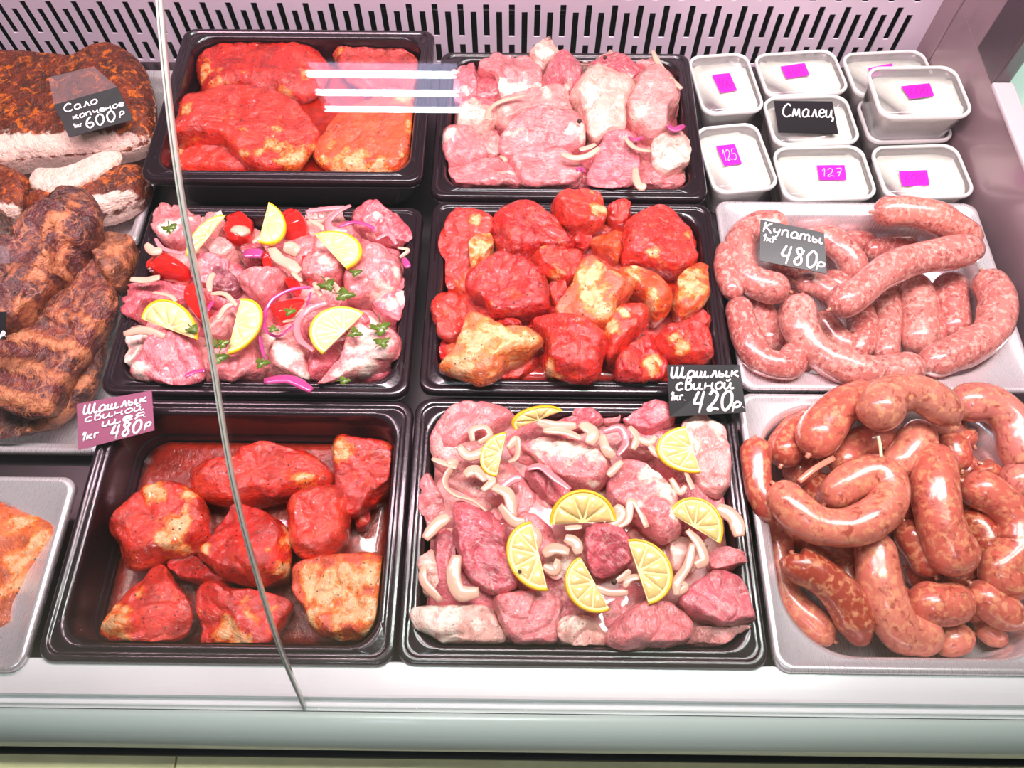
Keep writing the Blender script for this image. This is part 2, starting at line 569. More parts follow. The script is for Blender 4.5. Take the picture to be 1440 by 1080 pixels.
def build_back_panel():
    x_even = at_y(613, 30, YB).x
    pitch = (at_y(613 + 357, 30, YB).x - x_even) / 20.0
    hw = 0.0040
    z0, z1 = -0.072, 0.14
    even = [(-0.066, -0.036), (-0.023, 0.0264), (0.0391, 0.088), (0.100, 0.128)]
    odd = [(-0.066, 0.0152), (0.034, 0.088), (0.107, 0.128)]
    v, f = [], []

    def quad(a, b, c, d):
        n = len(v)
        v.extend((a, b, c, d))
        f.append((n, n + 1, n + 2, n + 3))
    cols = []
    k = -60
    while True:
        x = x_even + k * pitch
        k += 1
        if x < XL + 0.02:
            continue
        if x > XR - 0.032:
            break
        cols.append((x, even if (k - 1) % 2 == 0 else odd))
    prev = XL
    th = 0.0022
    for x, slots in cols:
        quad((prev, YB, z0), (x - hw, YB, z0), (x - hw, YB, z1), (prev, YB, z1))
        zz = z0
        for a, b in slots:
            quad((x - hw, YB, zz), (x + hw, YB, zz), (x + hw, YB, a), (x - hw, YB, a))
            quad((x - hw, YB, a), (x - hw, YB + th, a), (x - hw, YB + th, b), (x - hw, YB, b))
            quad((x + hw, YB, b), (x + hw, YB + th, b), (x + hw, YB + th, a), (x + hw, YB, a))
            quad((x - hw, YB, a), (x + hw, YB, a), (x + hw, YB + th, a), (x - hw, YB + th, a))
            quad((x - hw, YB, b), (x - hw, YB + th, b), (x + hw, YB + th, b), (x + hw, YB, b))
            zz = b
        quad((x - hw, YB, zz), (x + hw, YB, zz), (x + hw, YB, z1), (x - hw, YB, z1))
        prev = x + hw
    quad((prev, YB, z0), (XR, YB, z0), (XR, YB, z1), (prev, YB, z1))
    w = struct(put('wall_back', v, f, M['panel'], smooth=False))
    box('cavity_back', XL, XR, YB + 0.06, YB + 0.07, -0.069, 0.16, M['dark'], w)
    pv, pf = sweep([Vector((XL, YB + 0.022, 0.000)), Vector((XR, YB + 0.022, 0.000))], [0.004, 0.004], 10)
    put('cooling_pipe', pv, pf, M['fin'], w)
    for i in range(46):
        x = XL + 0.02 + i * 0.0295
        box('cooling_fin', x, x + 0.0012, YB + 0.028, YB + 0.055, -0.068, 0.12, M['fin'], w)
    return w


build_back_panel()

# right end of the case
wr = struct(box('wall_right', XR, XR + 0.018, 0.03, 0.876, -0.30, 0.060, M['sidewall']))
box('corner_strip', XR, XR + 0.02, 0.880, YB + 0.05, -0.10, 0.16, M['sidewall'], wr, 0.002)
box('ledge', XR - 0.003, XR + 0.022, 0.03, 0.735, 0.060, 0.066, M['ledge'], wr, 0.002)
box('upper_panel', XR + 0.0005, XR + 0.016, 0.80, 0.876, 0.060, 0.30, M['sidewall'], wr)
box('post', XR - 0.002, XR + 0.020, 0.735, 0.80, 0.060, 0.45, M['deck'], wr, 0.004)
struct(box('trim_neighbour_counter', XR + 0.035, 1.6, 0.10, 1.4, -0.85, 0.0, M['mint'], bevel=0.01))

# white front sill with its glass groove, then the rounded bumper
ZS = -0.006


def extrude_x(name, prof, x0, x1, mat, parent=None, smooth=True, close=True):
    n = len(prof)
    v = [(x0, y, z) for y, z in prof] + [(x1, y, z) for y, z in prof]
    f = [(k, (k + 1) % n, (k + 1) % n + n, k + n) for k in range(n if close else n - 1)]
    if close:
        f += [tuple(reversed(range(n))), tuple(range(n, 2 * n))]
    o = put(name, v, f, mat, parent, smooth=smooth)
    return o


sill_prof = [(0.0935, -0.075), (0.0935, ZS - 0.002), (0.0925, ZS), (0.0665, ZS + 0.0005), (0.0640, ZS + 0.0018), (0.0628, ZS), (0.0625, ZS - 0.004),
             (0.0535, ZS - 0.004), (0.0532, -0.03), (0.050, -0.075)]
struct(extrude_x('trim_sill', sill_prof, XL, XR + 0.02, M['sill'], smooth=False))
bp = [(0.0530, ZS - 0.008), (0.0525, ZS - 0.001)]
for k in range(15):
    a = radians(90 + 110 * k / 14)
    bp.append((0.050 + 0.0258 * cos(a), -0.0415 + 0.0365 * sin(a)))
bp += [(0.0300, -0.064), (0.050, -0.066)]
struct(extrude_x('trim_bumper', bp, XL, XR + 0.02, M['bumper']))
struct(box('trim_black_strip', XL, XR + 0.02, 0.0188, 0.055, -0.082, -0.067, M['black_strip'], bevel=0.003))  # plain black strip running below the bumper
xj = at(247, 1075, -0.10).x
cl = struct(box('trim_cladding', XL, xj - 0.0006, -0.006, 0.030, -0.85, -0.098, M['cladding'], bevel=0.002))
box('plank', xj + 0.0006, XR + 0.02, -0.006, 0.030, -0.85, -0.0975, M['cladding'], cl, 0.002)
struct(box('wall_front', XL, XR + 0.02, 0.045, 0.060, -0.85, -0.082, M['bumper']))


def build_glass():
    seam_px = [(428, 1000), (408, 952), (385, 893), (352, 790), (330, 700), (308, 590), (290, 470), (268, 360), (250, 265), (236, 150), (221, 0)]
    xs = at(428, 1000, ZS - 0.003).x
    prof = []
    for px, py in seam_px:
        d = ray(px, py)
        p = EYE + d * (xs / d.x)
        prof.append((p.y, p.z))
    pts = [Vector((y, z, 0)) for y, z in prof]
    pts = [pts[0], pts[2], pts[4], pts[6], pts[8], pts[10]]
    e = (pts[-1] - pts[-2]).normalized()
    pts.append(pts[-1] + e * 0.10 + Vector((0.012, -0.012, 0)))
    path = catmull(pts, 8)
    n = len(path)
    th = 0.0052
    inner = []
    for i, p in enumerate(path):
        t = (path[min(i + 1, n - 1)] - path[max(i - 1, 0)]).normalized()
        inner.append(p + Vector((t.y, -t.x, 0)) * th)
    sect = [(p.x, p.y) for p in path] + [(p.x, p.y) for p in reversed(inner)]
    for k, (x0, x1) in enumerate(((XL, xs - 0.0006), (xs + 0.0006, XR + 0.014))):
        m = len(sect)
        v = [(x0, y, z) for y, z in sect] + [(x1, y, z) for y, z in sect]
        f = [(j, (j + 1) % m, (j + 1) % m + m, j + m) for j in range(m)]
        g = struct(put('window_%d' % (k + 1), v, f, M['glass']))
        ex = x1 if k == 0 else x0
        s = -1 if k == 0 else 1
        ev, ef = [], []
        for i in range(n):
            a, b = path[i], inner[i]
            ev += [(ex, a.x, a.y), (ex, b.x, b.y), (ex + s * 0.0004, b.x, b.y), (ex + s * 0.0004, a.x, a.y)]
        for i in range(n - 1):
            for j in range(4):
                q, r = i * 4 + j, i * 4 + (j + 1) % 4
                ef.append((q, r, r + 4, q + 4))
        put('polished_edge', ev, ef, M['glassedge'], g)
    return path


GLASS = build_glass()


# ------------------------------------------------------------------ containers
def black_tray(x0, x1, y0, y1, z, label, floor_z=None):
    d = 0.064
    prof = [(0.026, -d - 0.004, 0.03), (0.019, -d + 0.002, 0.028), (0.010, -0.016, 0.022), (0.001, -0.013, 0.017), (0.0, -0.011, 0.016), (0.0003, -0.003, 0.016),
            (0.002, -0.0003, 0.015), (0.0065, 0, 0.014), (0.0080, -0.0022, 0.013), (0.0105, -0.0022, 0.013), (0.0120, -0.0002, 0.024), (0.0150, -0.0004, 0.024),
            (0.0172, -0.003, 0.026), (0.0185, -0.022, 0.027), (0.0200, -0.044, 0.028), (0.0222, -0.0455, 0.026), (0.0240, -0.058, 0.026), (0.0290, -d, 0.024)]
    rings = [rrect(x0 + i, x1 - i, y0 + i, y1 - i, r, z + h) for i, h, r in prof]
    v, f = loft(rings)
    o = put('black_tray', v, f, M['black'])
    m = o.modifiers.new('edges', 'BEVEL')
    m.width = 0.0006; m.segments = 1; m.limit_method = 'ANGLE'; m.angle_limit = radians(40)
    return tag(o, label, 'tray', 'black plastic food trays')


def steel_pan(x0, x1, y0, y1, z, depth, ro, rin, flange, label):
    prof = [(flange + 0.005, -depth - 0.003, rin), (flange - 0.006, -0.012, rin), (0.002, -0.006, ro), (0.0, -0.008, ro), (0.0, -0.002, ro), (0.0018, 0, ro), (0.0060, 0, ro * 0.9),
            (0.0078, -0.0022, ro * 0.9), (flange - 0.003, -0.0022, rin), (flange, -0.0045, rin), (flange + 0.003, -depth * 0.5, rin), (flange + 0.008, -depth, rin * 0.9)]
    rings = [rrect(x0 + i, x1 - i, y0 + i, y1 - i, r, z + h, 12) for i, h, r in prof]
    v, f = loft(rings)
    return tag(put('steel_pan', v, f, M['pan']), label, 'pan', 'stainless steel food pans')


black_tray(-0.445, -0.112, 0.622, 0.886, 0.014, 'black plastic tray of large red marinated steaks at the back left')
black_tray(-0.104, 0.225, 0.612, 0.862, 0.0, 'black plastic tray of plain pink pork chunks against the slotted back panel')
black_tray(-0.428, -0.110, 0.349, 0.597, 0.0, 'black plastic tray of pink pork with tomato, lemon and red onion')
black_tray(-0.100, 0.226, 0.354, 0.606, 0.0, 'black plastic tray heaped with red marinated cubes behind the 420 price card')
black_tray(-0.4155, -0.1030, 0.0885, 0.344, 0.0, 'half-empty black plastic tray with a few red chunks in dark sauce')
black_tray(-0.102, 0.2225, 0.0895, 0.348, 0.0, 'black plastic tray of pale pork with lemon halves and white onion at the front')
steel_pan(0.232, 0.537, 0.362, 0.611, -0.001, 0.058, 0.014, 0.070, 0.020, 'steel pan of pale speckled sausages behind the other sausage pan')
steel_pan(0.2265, 0.497, 0.0875, 0.357, 0.0, 0.058, 0.014, 0.062, 0.014, 'steel pan heaped with dark reddish sausages at the front right')
steel_pan(-0.69, -0.4225, 0.0805, 0.258, 0.002, 0.050, 0.014, 0.060, 0.024, 'steel pan of orange marinated meat cut off at the lower left edge')
steel_pan(-0.785, -0.434, 0.302, 0.564, -0.045, 0.020, 0.012, 0.02, 0.012, 'shallow steel pan holding smoked ribs and a smoked shank')
steel_pan(-0.785, -0.462, 0.573, 0.875, -0.045, 0.020, 0.012, 0.02, 0.012, 'shallow steel pan holding smoked lard by the back panel')


# ------------------------------------------------------------------ builders of food
def chaikin(p, it=2):
    for _ in range(it):
        q = []
        for i in range(len(p)):
            a, b = p[i], p[(i + 1) % len(p)]
            q += [a.lerp(b, 0.22), a.lerp(b, 0.78)]
        p = q
    return p


SEED = [0]


TRAYS = {'A': (-0.445, -0.112, 0.622, 0.886, 0.014), 'B': (-0.104, 0.225, 0.612, 0.862, 0.0), 'C': (-0.428, -0.110, 0.349, 0.597, 0.0),
         'D': (-0.100, 0.226, 0.354, 0.606, 0.0), 'E': (-0.4155, -0.1030, 0.0885, 0.344, 0.0), 'F': (-0.102, 0.2225, 0.0895, 0.348, 0.0)}


def keep_inside(fr, p):
    """Meat below the rim presses against the tray's sloping walls instead of passing through them."""
    t = TRAYS.get(fr)
    if not t or p.z > t[4] + 0.008:
        return p
    d = t[4] - p.z
    ins = 0.0194 * (1 + d / 0.008) if d < 0 else 0.0194 + max(0, d - 0.003) * 0.09 if d < 0.0435 else 0.0236 + (d - 0.0435) * 0.10 + max(0, d - 0.057) * 0.8
    x0, x1, y0, y1, r = t[0] + ins, t[1] - ins, t[2] + ins, t[3] - ins, 0.028
    p.x = min(max(p.x, x0), x1)
    p.y = min(max(p.y, y0), y1)
    cx, cy = min(max(p.x, x0 + r), x1 - r), min(max(p.y, y0 + r), y1 - r)
    dx, dy = p.x - cx, p.y - cy
    L = sqrt(dx * dx + dy * dy)
    if L > r and dx and dy:
        p.x, p.y = cx + dx * r / L, cy + dy * r / L
    p.z = max(p.z, t[4] - 0.0620)
    return p


PANS = {'G': (0.232, 0.537, 0.362, 0.611, 0.020, 0.070), 'H': (0.2265, 0.497, 0.0875, 0.357, 0.014, 0.062)}


def keep_in_pan(fr, p, r):
    """A sausage lying below a pan's rim stays clear of the pan's rounded wall."""
    t = PANS.get(fr)
    if not t:
        return p
    p.z = max(p.z, -0.0575 + r)
    if p.z > r * 0.25:
        return p
    k = min(1.0, (r * 0.25 - p.z) / 0.006)
    ins = t[4] + 0.001 + (0.004 if p.z < -0.02 else 0) + r * 0.9
    rad = max(0.01, t[5] - r)
    x0, x1, y0, y1 = t[0] + ins, t[1] - ins, t[2] + ins, t[3] - ins
    qx, qy = min(max(p.x, x0), x1), min(max(p.y, y0), y1)
    cx, cy = min(max(qx, x0 + rad), x1 - rad), min(max(qy, y0 + rad), y1 - rad)
    dx, dy = qx - cx, qy - cy
    L = sqrt(dx * dx + dy * dy)
    if L > rad and dx and dy:
        qx, qy = cx + dx * rad / L, cy + dy * rad / L
    p.x += (qx - p.x) * k
    p.y += (qy - p.y) * k
    return p


def chunk(name, fr, pts, z0, h, col, label, cat='meat', group=None, mat='pork', fats=(), lump=0.0034, planes=2, slope=0.5, n=72, rings=17, rim=0.0, grow=1.05, world=None,
          extra=None, layer=None, power=3.4, under=0.84, tilt=None):
    """A cut of meat: PTS is its outline (crop FR), z0 its underside, h its thickness; FATS are (x, y, radius) patches in the same crop."""
    SEED[0] += 1
    rnd = random.Random(SEED[0] * 7 + 3)
    zc = z0 + h * 0.5
    k = FR[fr][2]
    poly = chaikin([fp(fr, x, y, zc) for x, y in pts] if world is None else world, 2)
    A = cx = cy = 0.0
    for i in range(len(poly)):
        p, q = poly[i], poly[(i + 1) % len(poly)]
        w = p.x * q.y - q.x * p.y
        A += w; cx += (p.x + q.x) * w; cy += (p.y + q.y) * w
    cx /= 3 * A; cy /= 3 * A
    rad = []
    for i in range(n):
        a = 2 * pi * i / n
        d = Vector((cos(a), sin(a)))
        best = 0.0
        for j in range(len(poly)):
            p, q = poly[j], poly[(j + 1) % len(poly)]
            ex, ey = q.x - p.x, q.y - p.y
            det = d.x * (-ey) + ex * d.y
            if abs(det) < 1e-12:
                continue
            px, py = p.x - cx, p.y - cy
            t = (px * (-ey) + ex * py) / det
            u = (d.x * py - d.y * px) / det
            if t > 0 and -1e-6 <= u <= 1 + 1e-6:
                best = max(best, t)
        rad.append(best * grow or (rad[-1] if rad else 0.01))
    R = sqrt(abs(A) / 2 / pi)
    pl = []
    for _ in range(planes):
        a = rnd.uniform(0, 2 * pi)
        pl.append((cos(a), sin(a), rnd.uniform(0.55, 0.95), rnd.uniform(0.3, 1.0) * slope))
    if tilt:
        pl.append((cos(radians(tilt[0])), sin(radians(tilt[0])), tilt[1], tilt[2]))
    off = Vector((rnd.uniform(0, 90), rnd.uniform(0, 90), rnd.uniform(0, 90)))
    patches = []
    for x, y, r in fats:
        c = fp(fr, x, y, zc + h * 0.3)
        patches.append((c.x, c.y, r / k * depth_of(c) / FPX))
    verts, fat = [], []

    def add(x, y, z, rho, side):
        nz = noise.noise_vector(Vector((x, y, z)) * 42 + off) * lump
        n2 = noise.noise_vector(Vector((x, y, z)) * 120 + off) * lump * 0.38
        cr = 1 - abs(noise.noise(Vector((x, y, z)) * 52 + off * 1.7)) * 3.2
        p = Vector((x, y, z)) + nz + n2
        if cr > 0:
            p.z -= lump * 0.9 * cr * cr
        if extra:
            p.z += extra(x, y, rho)
        p = keep_inside(fr, p)
        verts.append(p)
        fv = 0.0
        for qx, qy, r in patches:
            fv = max(fv, 1.25 - 0.75 * sqrt((x - qx) ** 2 + (y - qy) ** 2) / r * (1 + 1.1 * noise.noise(Vector((x, y, z)) * 65 + off)))
        if rim:
            fv = max(fv, rim * max(0.0, (rho - 0.72) / 0.28))
        if layer:
            fv = layer(x, y, z, rho, side)
        fat.append(min(1.0, max(0.0, fv)))

    levels = [(1.0 * under * 0.86, -1.0), (under, -0.93), ((1 + under) / 2, -0.55)]
    for rho, s in levels:
        for i in range(n):
            a = 2 * pi * i / n
            add(cx + cos(a) * rad[i] * rho, cy + sin(a) * rad[i] * rho, zc + s * h * 0.5, 1.0, 1)
    for j in range(rings):
        ph = pi / 2 * (1 - j / rings)
        rho = sin(ph) ** 0.85
        dome = max(0.0, 1 - rho ** power) ** (1 / 1.9)
        for i in range(n):
            a = 2 * pi * i / n
            dx, dy = cos(a) * rad[i] * rho, sin(a) * rad[i] * rho
            z = dome
            for nx, ny, lim, sl in pl:
                q = lim - sl * (dx * nx + dy * ny) / R
                m_ = min(z, q)
                d_ = abs(z - q)
                z = m_ - max(0.0, 0.10 - d_) ** 2 / 0.4
            z = max(z, -0.5)
            add(cx + dx, cy + dy, zc + h * 0.5 * z, rho, 0)
    top = 1.0
    for nx, ny, lim, sl in pl:
        top = min(top, lim)
    add(cx, cy, zc + h * 0.5 * top, 0, 0)
    F = []
    L = 3 + rings
    for j in range(L - 1):
        for i in range(n):
            a, b = j * n + i, j * n + (i + 1) % n
            F.append((a, b, b + n, a + n))
    last = len(verts) - 1
    for i in range(n):
        F.append(((L - 1) * n + i, (L - 1) * n + (i + 1) % n, last))
    F.append(tuple(reversed(range(n))))
    o = put(name, verts, F, M[mat], col=col, attrs={'fat': fat})
    return tag(o, label, cat, group)


def sausage(fr, pts, rpx, col, label, group, mat, tips=(1, 1), lump=0.0010, head=1.0, tail=1.0):
    """PTS: (x, y, height of the centre line) in crop FR; RPX its radius in crop pixels; HEAD/TAIL swell or thin the ends."""
    SEED[0] += 1
    path = [fp(fr, x, y, z) for x, y, z in pts]
    r = rpx / FR[fr][2] * depth_of(path[len(path) // 2]) / FPX
    e0, e1 = (path[0] - path[1]).normalized(), (path[-1] - path[-2]).normalized()
    e0.z = e1.z = 0.0
    path[0] = path[0] + e0 * r * 0.5
    path[-1] = path[-1] + e1 * r * 0.5
    path, L = resample([keep_in_pan(fr, p, r) for p in catmull(path, 12)], 44)
    # denser rings at the ends
    fine = []
    for k in range(48):
        t = 0.5 - 0.5 * cos(pi * k / 47)
        x = t * 43
        i = min(42, int(x))
        fine.append(path[i].lerp(path[i + 1], x - i))
    radii, s = [], 0.0
    for i, p in enumerate(fine):
        if i:
            s += (p - fine[i - 1]).length
        e = min(s, L - s)
        g = head + (tail - head) * s / L
        rr = r * g * (1 + 0.045 * sin(s * 90 + SEED[0]))
        if e < r * 1.15:
            q = 1 - e / (r * 1.15)
            rr *= max(0.10, sqrt(max(0.0, 1 - q ** 2.2)))
        radii.append(rr)
    v, f = sweep(fine, radii, 22, lump=lump, seed=SEED[0])
    o = tag(put('sausage', v, f, M[mat], col=col), label, 'sausage', group)
    for end in (0, 1):
        if tips[end]:
            a, b = (fine[0], fine[1]) if end == 0 else (fine[-1], fine[-2])
            d = (a - b).normalized() if (a - b).length > 1e-7 else Vector((1, 0, 0))
            d = (d + Vector((0, 0, -0.3))).normalized()
            tv, tf = sweep([a - d * 0.002, a + d * 0.001, a + d * 0.0025, a + d * 0.004], [r * 0.20, r * 0.10, r * 0.13, r * 0.04], 8)
            put('casing_tip', tv, tf, M['casing'], o)
    return o


def strip(name, fr, pts, z, wpx, mat, label, group, cat='onion', flat=0.38, taper=True, sides=10):
    """A curved onion strip along PTS; points may carry their own height as a third number."""
    SEED[0] += 1
    rnd = random.Random(SEED[0])
    path = []
    for p in pts:
        path.append(fp(fr, p[0], p[1], p[2] if len(p) > 2 else z + rnd.uniform(-0.001, 0.0015)))
    r = wpx / 2 / FR[fr][2] * depth_of(path[0]) / FPX
    path = catmull(path, 7)
    n = len(path)
    rad = [r * 1.2 * (0.65 + 0.35 * min(1, min(i, n - 1 - i) / (n * 0.22))) if taper else r for i in range(n)]
    v, f = sweep(path, rad, sides, flat=flat, up=Vector((rnd.uniform(-.5, .5), rnd.uniform(-.5, .5), 1)).normalized(), lump=r * 0.2, seed=SEED[0])
    return tag(put(name, v, f, M[mat]), label, cat, group)


def half_slice(fr, a, b, m, za, zb, zm, label, group, th=0.0045, segs=5, pulp='pulp'):
    """Half-round lemon slice: chord from A to B, M the middle of its round edge."""
    A, B, Mx = fp(fr, *a, za), fp(fr, *b, zb), fp(fr, *m, zm)
    c = (A + B) / 2
    u, w = (B - A) / 2, Mx - c
    nrm = u.cross(w).normalized()
    if nrm.z < 0:
        nrm = -nrm
    root = empty('lemon_slice', c - nrm * th)

    def pt(r, t, h):
        return c + (u * cos(t) + w * sin(t)) * r + nrm * h
    N = 28
    # pith: the white body of the slice
    v = [c - nrm * th, c + nrm * 0.0]
    for k in range(N + 1):
        t = pi * k / N
        v += [pt(0.955, t, -th), pt(0.955, t, 0)]
    f = []
    for k in range(N):
        i = 2 + 2 * k
        f += [(i, i + 2, i + 3, i + 1), (1, i + 1, i + 3), (0, i + 2, i)]
    f += [(0, 2, 3, 1), (0, 1, 2 + 2 * N + 1, 2 + 2 * N)]
    put('pith', v, f, M['pith'], root, smooth=False)
    # rind: the yellow outer band, with a slightly proud bevelled top
    v, f = [], []
    for k in range(N + 1):
        t = pi * k / N
        for r, h in ((0.915, -th), (0.915, 0.0002), (0.95, 0.0006), (0.99, 0.0), (1.0, -th * 0.5), (0.985, -th)):
            v.append(pt(r, t, h))
    for k in range(N):
        for j in range(6):
            q, s = k * 6 + j, k * 6 + (j + 1) % 6
            f.append((q, s, s + 6, q + 6))
    f += [tuple(range(6)), tuple(reversed(range(N * 6, N * 6 + 6)))]
    put('rind', v, f, M['rind'], root)
    # pulp: wedges standing a little proud of the pith
    for sg in range(segs):
        t0, t1 = pi * sg / segs, pi * (sg + 1) / segs
        g = 0.022
        v = [pt(0.10, (t0 + t1) / 2, 0.0002)]
        ring, top = [], []
        K = 6
        out = []
        for k in range(K + 1):
            t = t0 + g + (t1 - t0 - 2 * g) * k / K
            out.append((0.85, t))
        poly = [(0.12, (t0 + t1) / 2)] + [(0.5, t0 + g * 1.6)] + out + [(0.5, t1 - g * 1.6)]
        n = len(poly)
        v = [pt(r, t, -0.0006) for r, t in poly]
        mid_r, mid_t = 0.55, (t0 + t1) / 2
        for r, t in poly:
            v.append(pt(mid_r + (r - mid_r) * 0.93, mid_t + (t - mid_t) * 0.93, 0.0008))
        v.append(pt(mid_r, mid_t, 0.0012))
        f = [(k, (k + 1) % n, (k + 1) % n + n, k + n) for k in range(n)] + [(n + k, n + (k + 1) % n, 2 * n) for k in range(n)]
        put('pulp_segment', v, f, M[pulp], root)
    return tag(root, label, 'lemon', group)


def leaf(fr, x, y, z, size, ang, label, group, lobes=3):
    """A lobed parsley leaf with a short stem."""
    SEED[0] += 1
    rnd = random.Random(SEED[0])
    c = fp(fr, x, y, z)
    s = size / FR[fr][2] * depth_of(c) / FPX
    n = 48
    top, bot = [c + Vector((0, 0, s * 0.12))], [c + Vector((0, 0, s * 0.12 - 0.0005))]
    for k in range(n):
        t = 2 * pi * k / n
        r = s * 1.35 * (0.60 + 0.20 * cos(lobes * t) + 0.09 * cos(3 * lobes * t + 1) + rnd.uniform(-0.05, 0.05))
        q = Vector((cos(t + ang) * r, sin(t + ang) * r * 0.8, s * (0.10 * sin(3 * t + ang) - 0.05)))
        top.append(c + q)
        bot.append(c + q - Vector((0, 0, 0.0005)))
    v = top + bot
    m = n + 1
    f = []
    for k in range(n):
        a, b = 1 + k, 1 + (k + 1) % n
        f += [(0, a, b), (m, m + b, m + a), (a, m + a, m + b, b)]
    o = put('parsley_leaf', v, f, M['leaf'])
    d = Vector((cos(ang + pi / lobes), sin(ang + pi / lobes), 0))
    tv, tf = sweep([c + Vector((0, 0, s * 0.1)), c + d * s * 0.7 + Vector((0, 0, s * 0.06)), c + d * s * 1.3], [0.0008, 0.0007, 0.0005], 6)
    put('stem', tv, tf, M['leaf'], o)
    return tag(o, label, 'herb', group)


def peppercorn(fr, x, y, z, r, label):
    c = fp(fr, x, y, z)
    bm = bmesh.new()
    bmesh.ops.create_icosphere(bm, subdivisions=3, radius=r)
    for q in bm.verts:
        q.co *= 1 + 0.10 * noise.noise(q.co * 900)
    v = [c + q.co for q in bm.verts]
    f = [tuple(q.index for q in p.verts) for p in bm.faces]
    bm.free()
    return tag(put('peppercorn', v, f, M['peppercorn']), label, 'spice')


def pool(name, fr, x0, x1, y0, y1, r, z, th, mat, label, amp=0.0012):
    """Sauce lying in a tray: a slightly wavy slab that follows the tray's rounded plan."""
    n = 12
    v, f = [], []
    edge = rrect(x0, x1, y0, y1, r, z, 10)
    m = len(edge)
    cx, cy = (x0 + x1) / 2, (y0 + y1) / 2
    for j in range(n):
        s = 1 - j / n
        for (x, y, _z) in edge:
            q = Vector((cx + (x - cx) * s, cy + (y - cy) * s, z))
            q.z += amp * noise.noise(q * 38) + amp * 0.5 * noise.noise(q * 110)
            v.append(keep_inside(fr, q))
    v.append(Vector((cx, cy, z)))
    for (x, y, _z) in edge:
        v.append(keep_inside(fr, Vector((cx + (x - cx) * .985, cy + (y - cy) * .985, z - th))))
    for j in range(n - 1):
        for i in range(m):
            a, b = j * m + i, j * m + (i + 1) % m
            f.append((a, b, b + m, a + m))
    for i in range(m):
        f.append(((n - 1) * m + i, (n - 1) * m + (i + 1) % m, n * m))
    base = n * m + 1
    for i in range(m):
        f.append((base + (i + 1) % m, (i + 1) % m, i, base + i))
    f.append(tuple(reversed(range(base, base + m))))
    return tag(put(name, v, f, M[mat]), label, 'sauce', kind='stuff')


def buried(fr, name, z0, h, cols, label, cat, group, mat, nx, ny, fat=0.3):
    """The lower layer of a heaped tray, glimpsed between the pieces on top: one piece per cell of a loose grid."""
    x0, x1, y0, y1, zt = TRAYS[fr]
    rnd = random.Random(nx * 31 + ny + ord(fr))
    m = 0.028
    wx, wy = (x1 - x0 - 2 * m) / nx, (y1 - y0 - 2 * m) / ny
    for j in range(ny):
        for i in range(nx):
            cx = x0 + m + wx * (i + 0.5 + rnd.uniform(-.15, .15) + (0.25 if j % 2 else -0.25) * (0 < i < nx - 1))
            cy = y0 + m + wy * (j + 0.5 + rnd.uniform(-.15, .15))
            k = rnd.choice((5, 6, 7))
            a0 = rnd.uniform(0, 6)
            w = []
            for q in range(k):
                a = a0 + 2 * pi * q / k + rnd.uniform(-.25, .25)
                s = rnd.uniform(.62, .85)
                w.append(Vector((cx + cos(a) * wx * s, cy + sin(a) * wy * s, 0)))
            o = chunk(name, fr, [], z0 + rnd.uniform(-.004, .004), h * rnd.uniform(.85, 1.15), rnd.choice(cols), label, cat, group, mat, n=40, rings=9, world=w, grow=1.0,
                      layer=(lambda x, y, z, rho, side, fx=cx + rnd.uniform(-.015, .015), fy=cy + rnd.uniform(-.015, .015): max(0, 1.1 - sqrt((x - fx) ** 2 + (y - fy) ** 2) / 0.016)) if rnd.random() < fat else None)


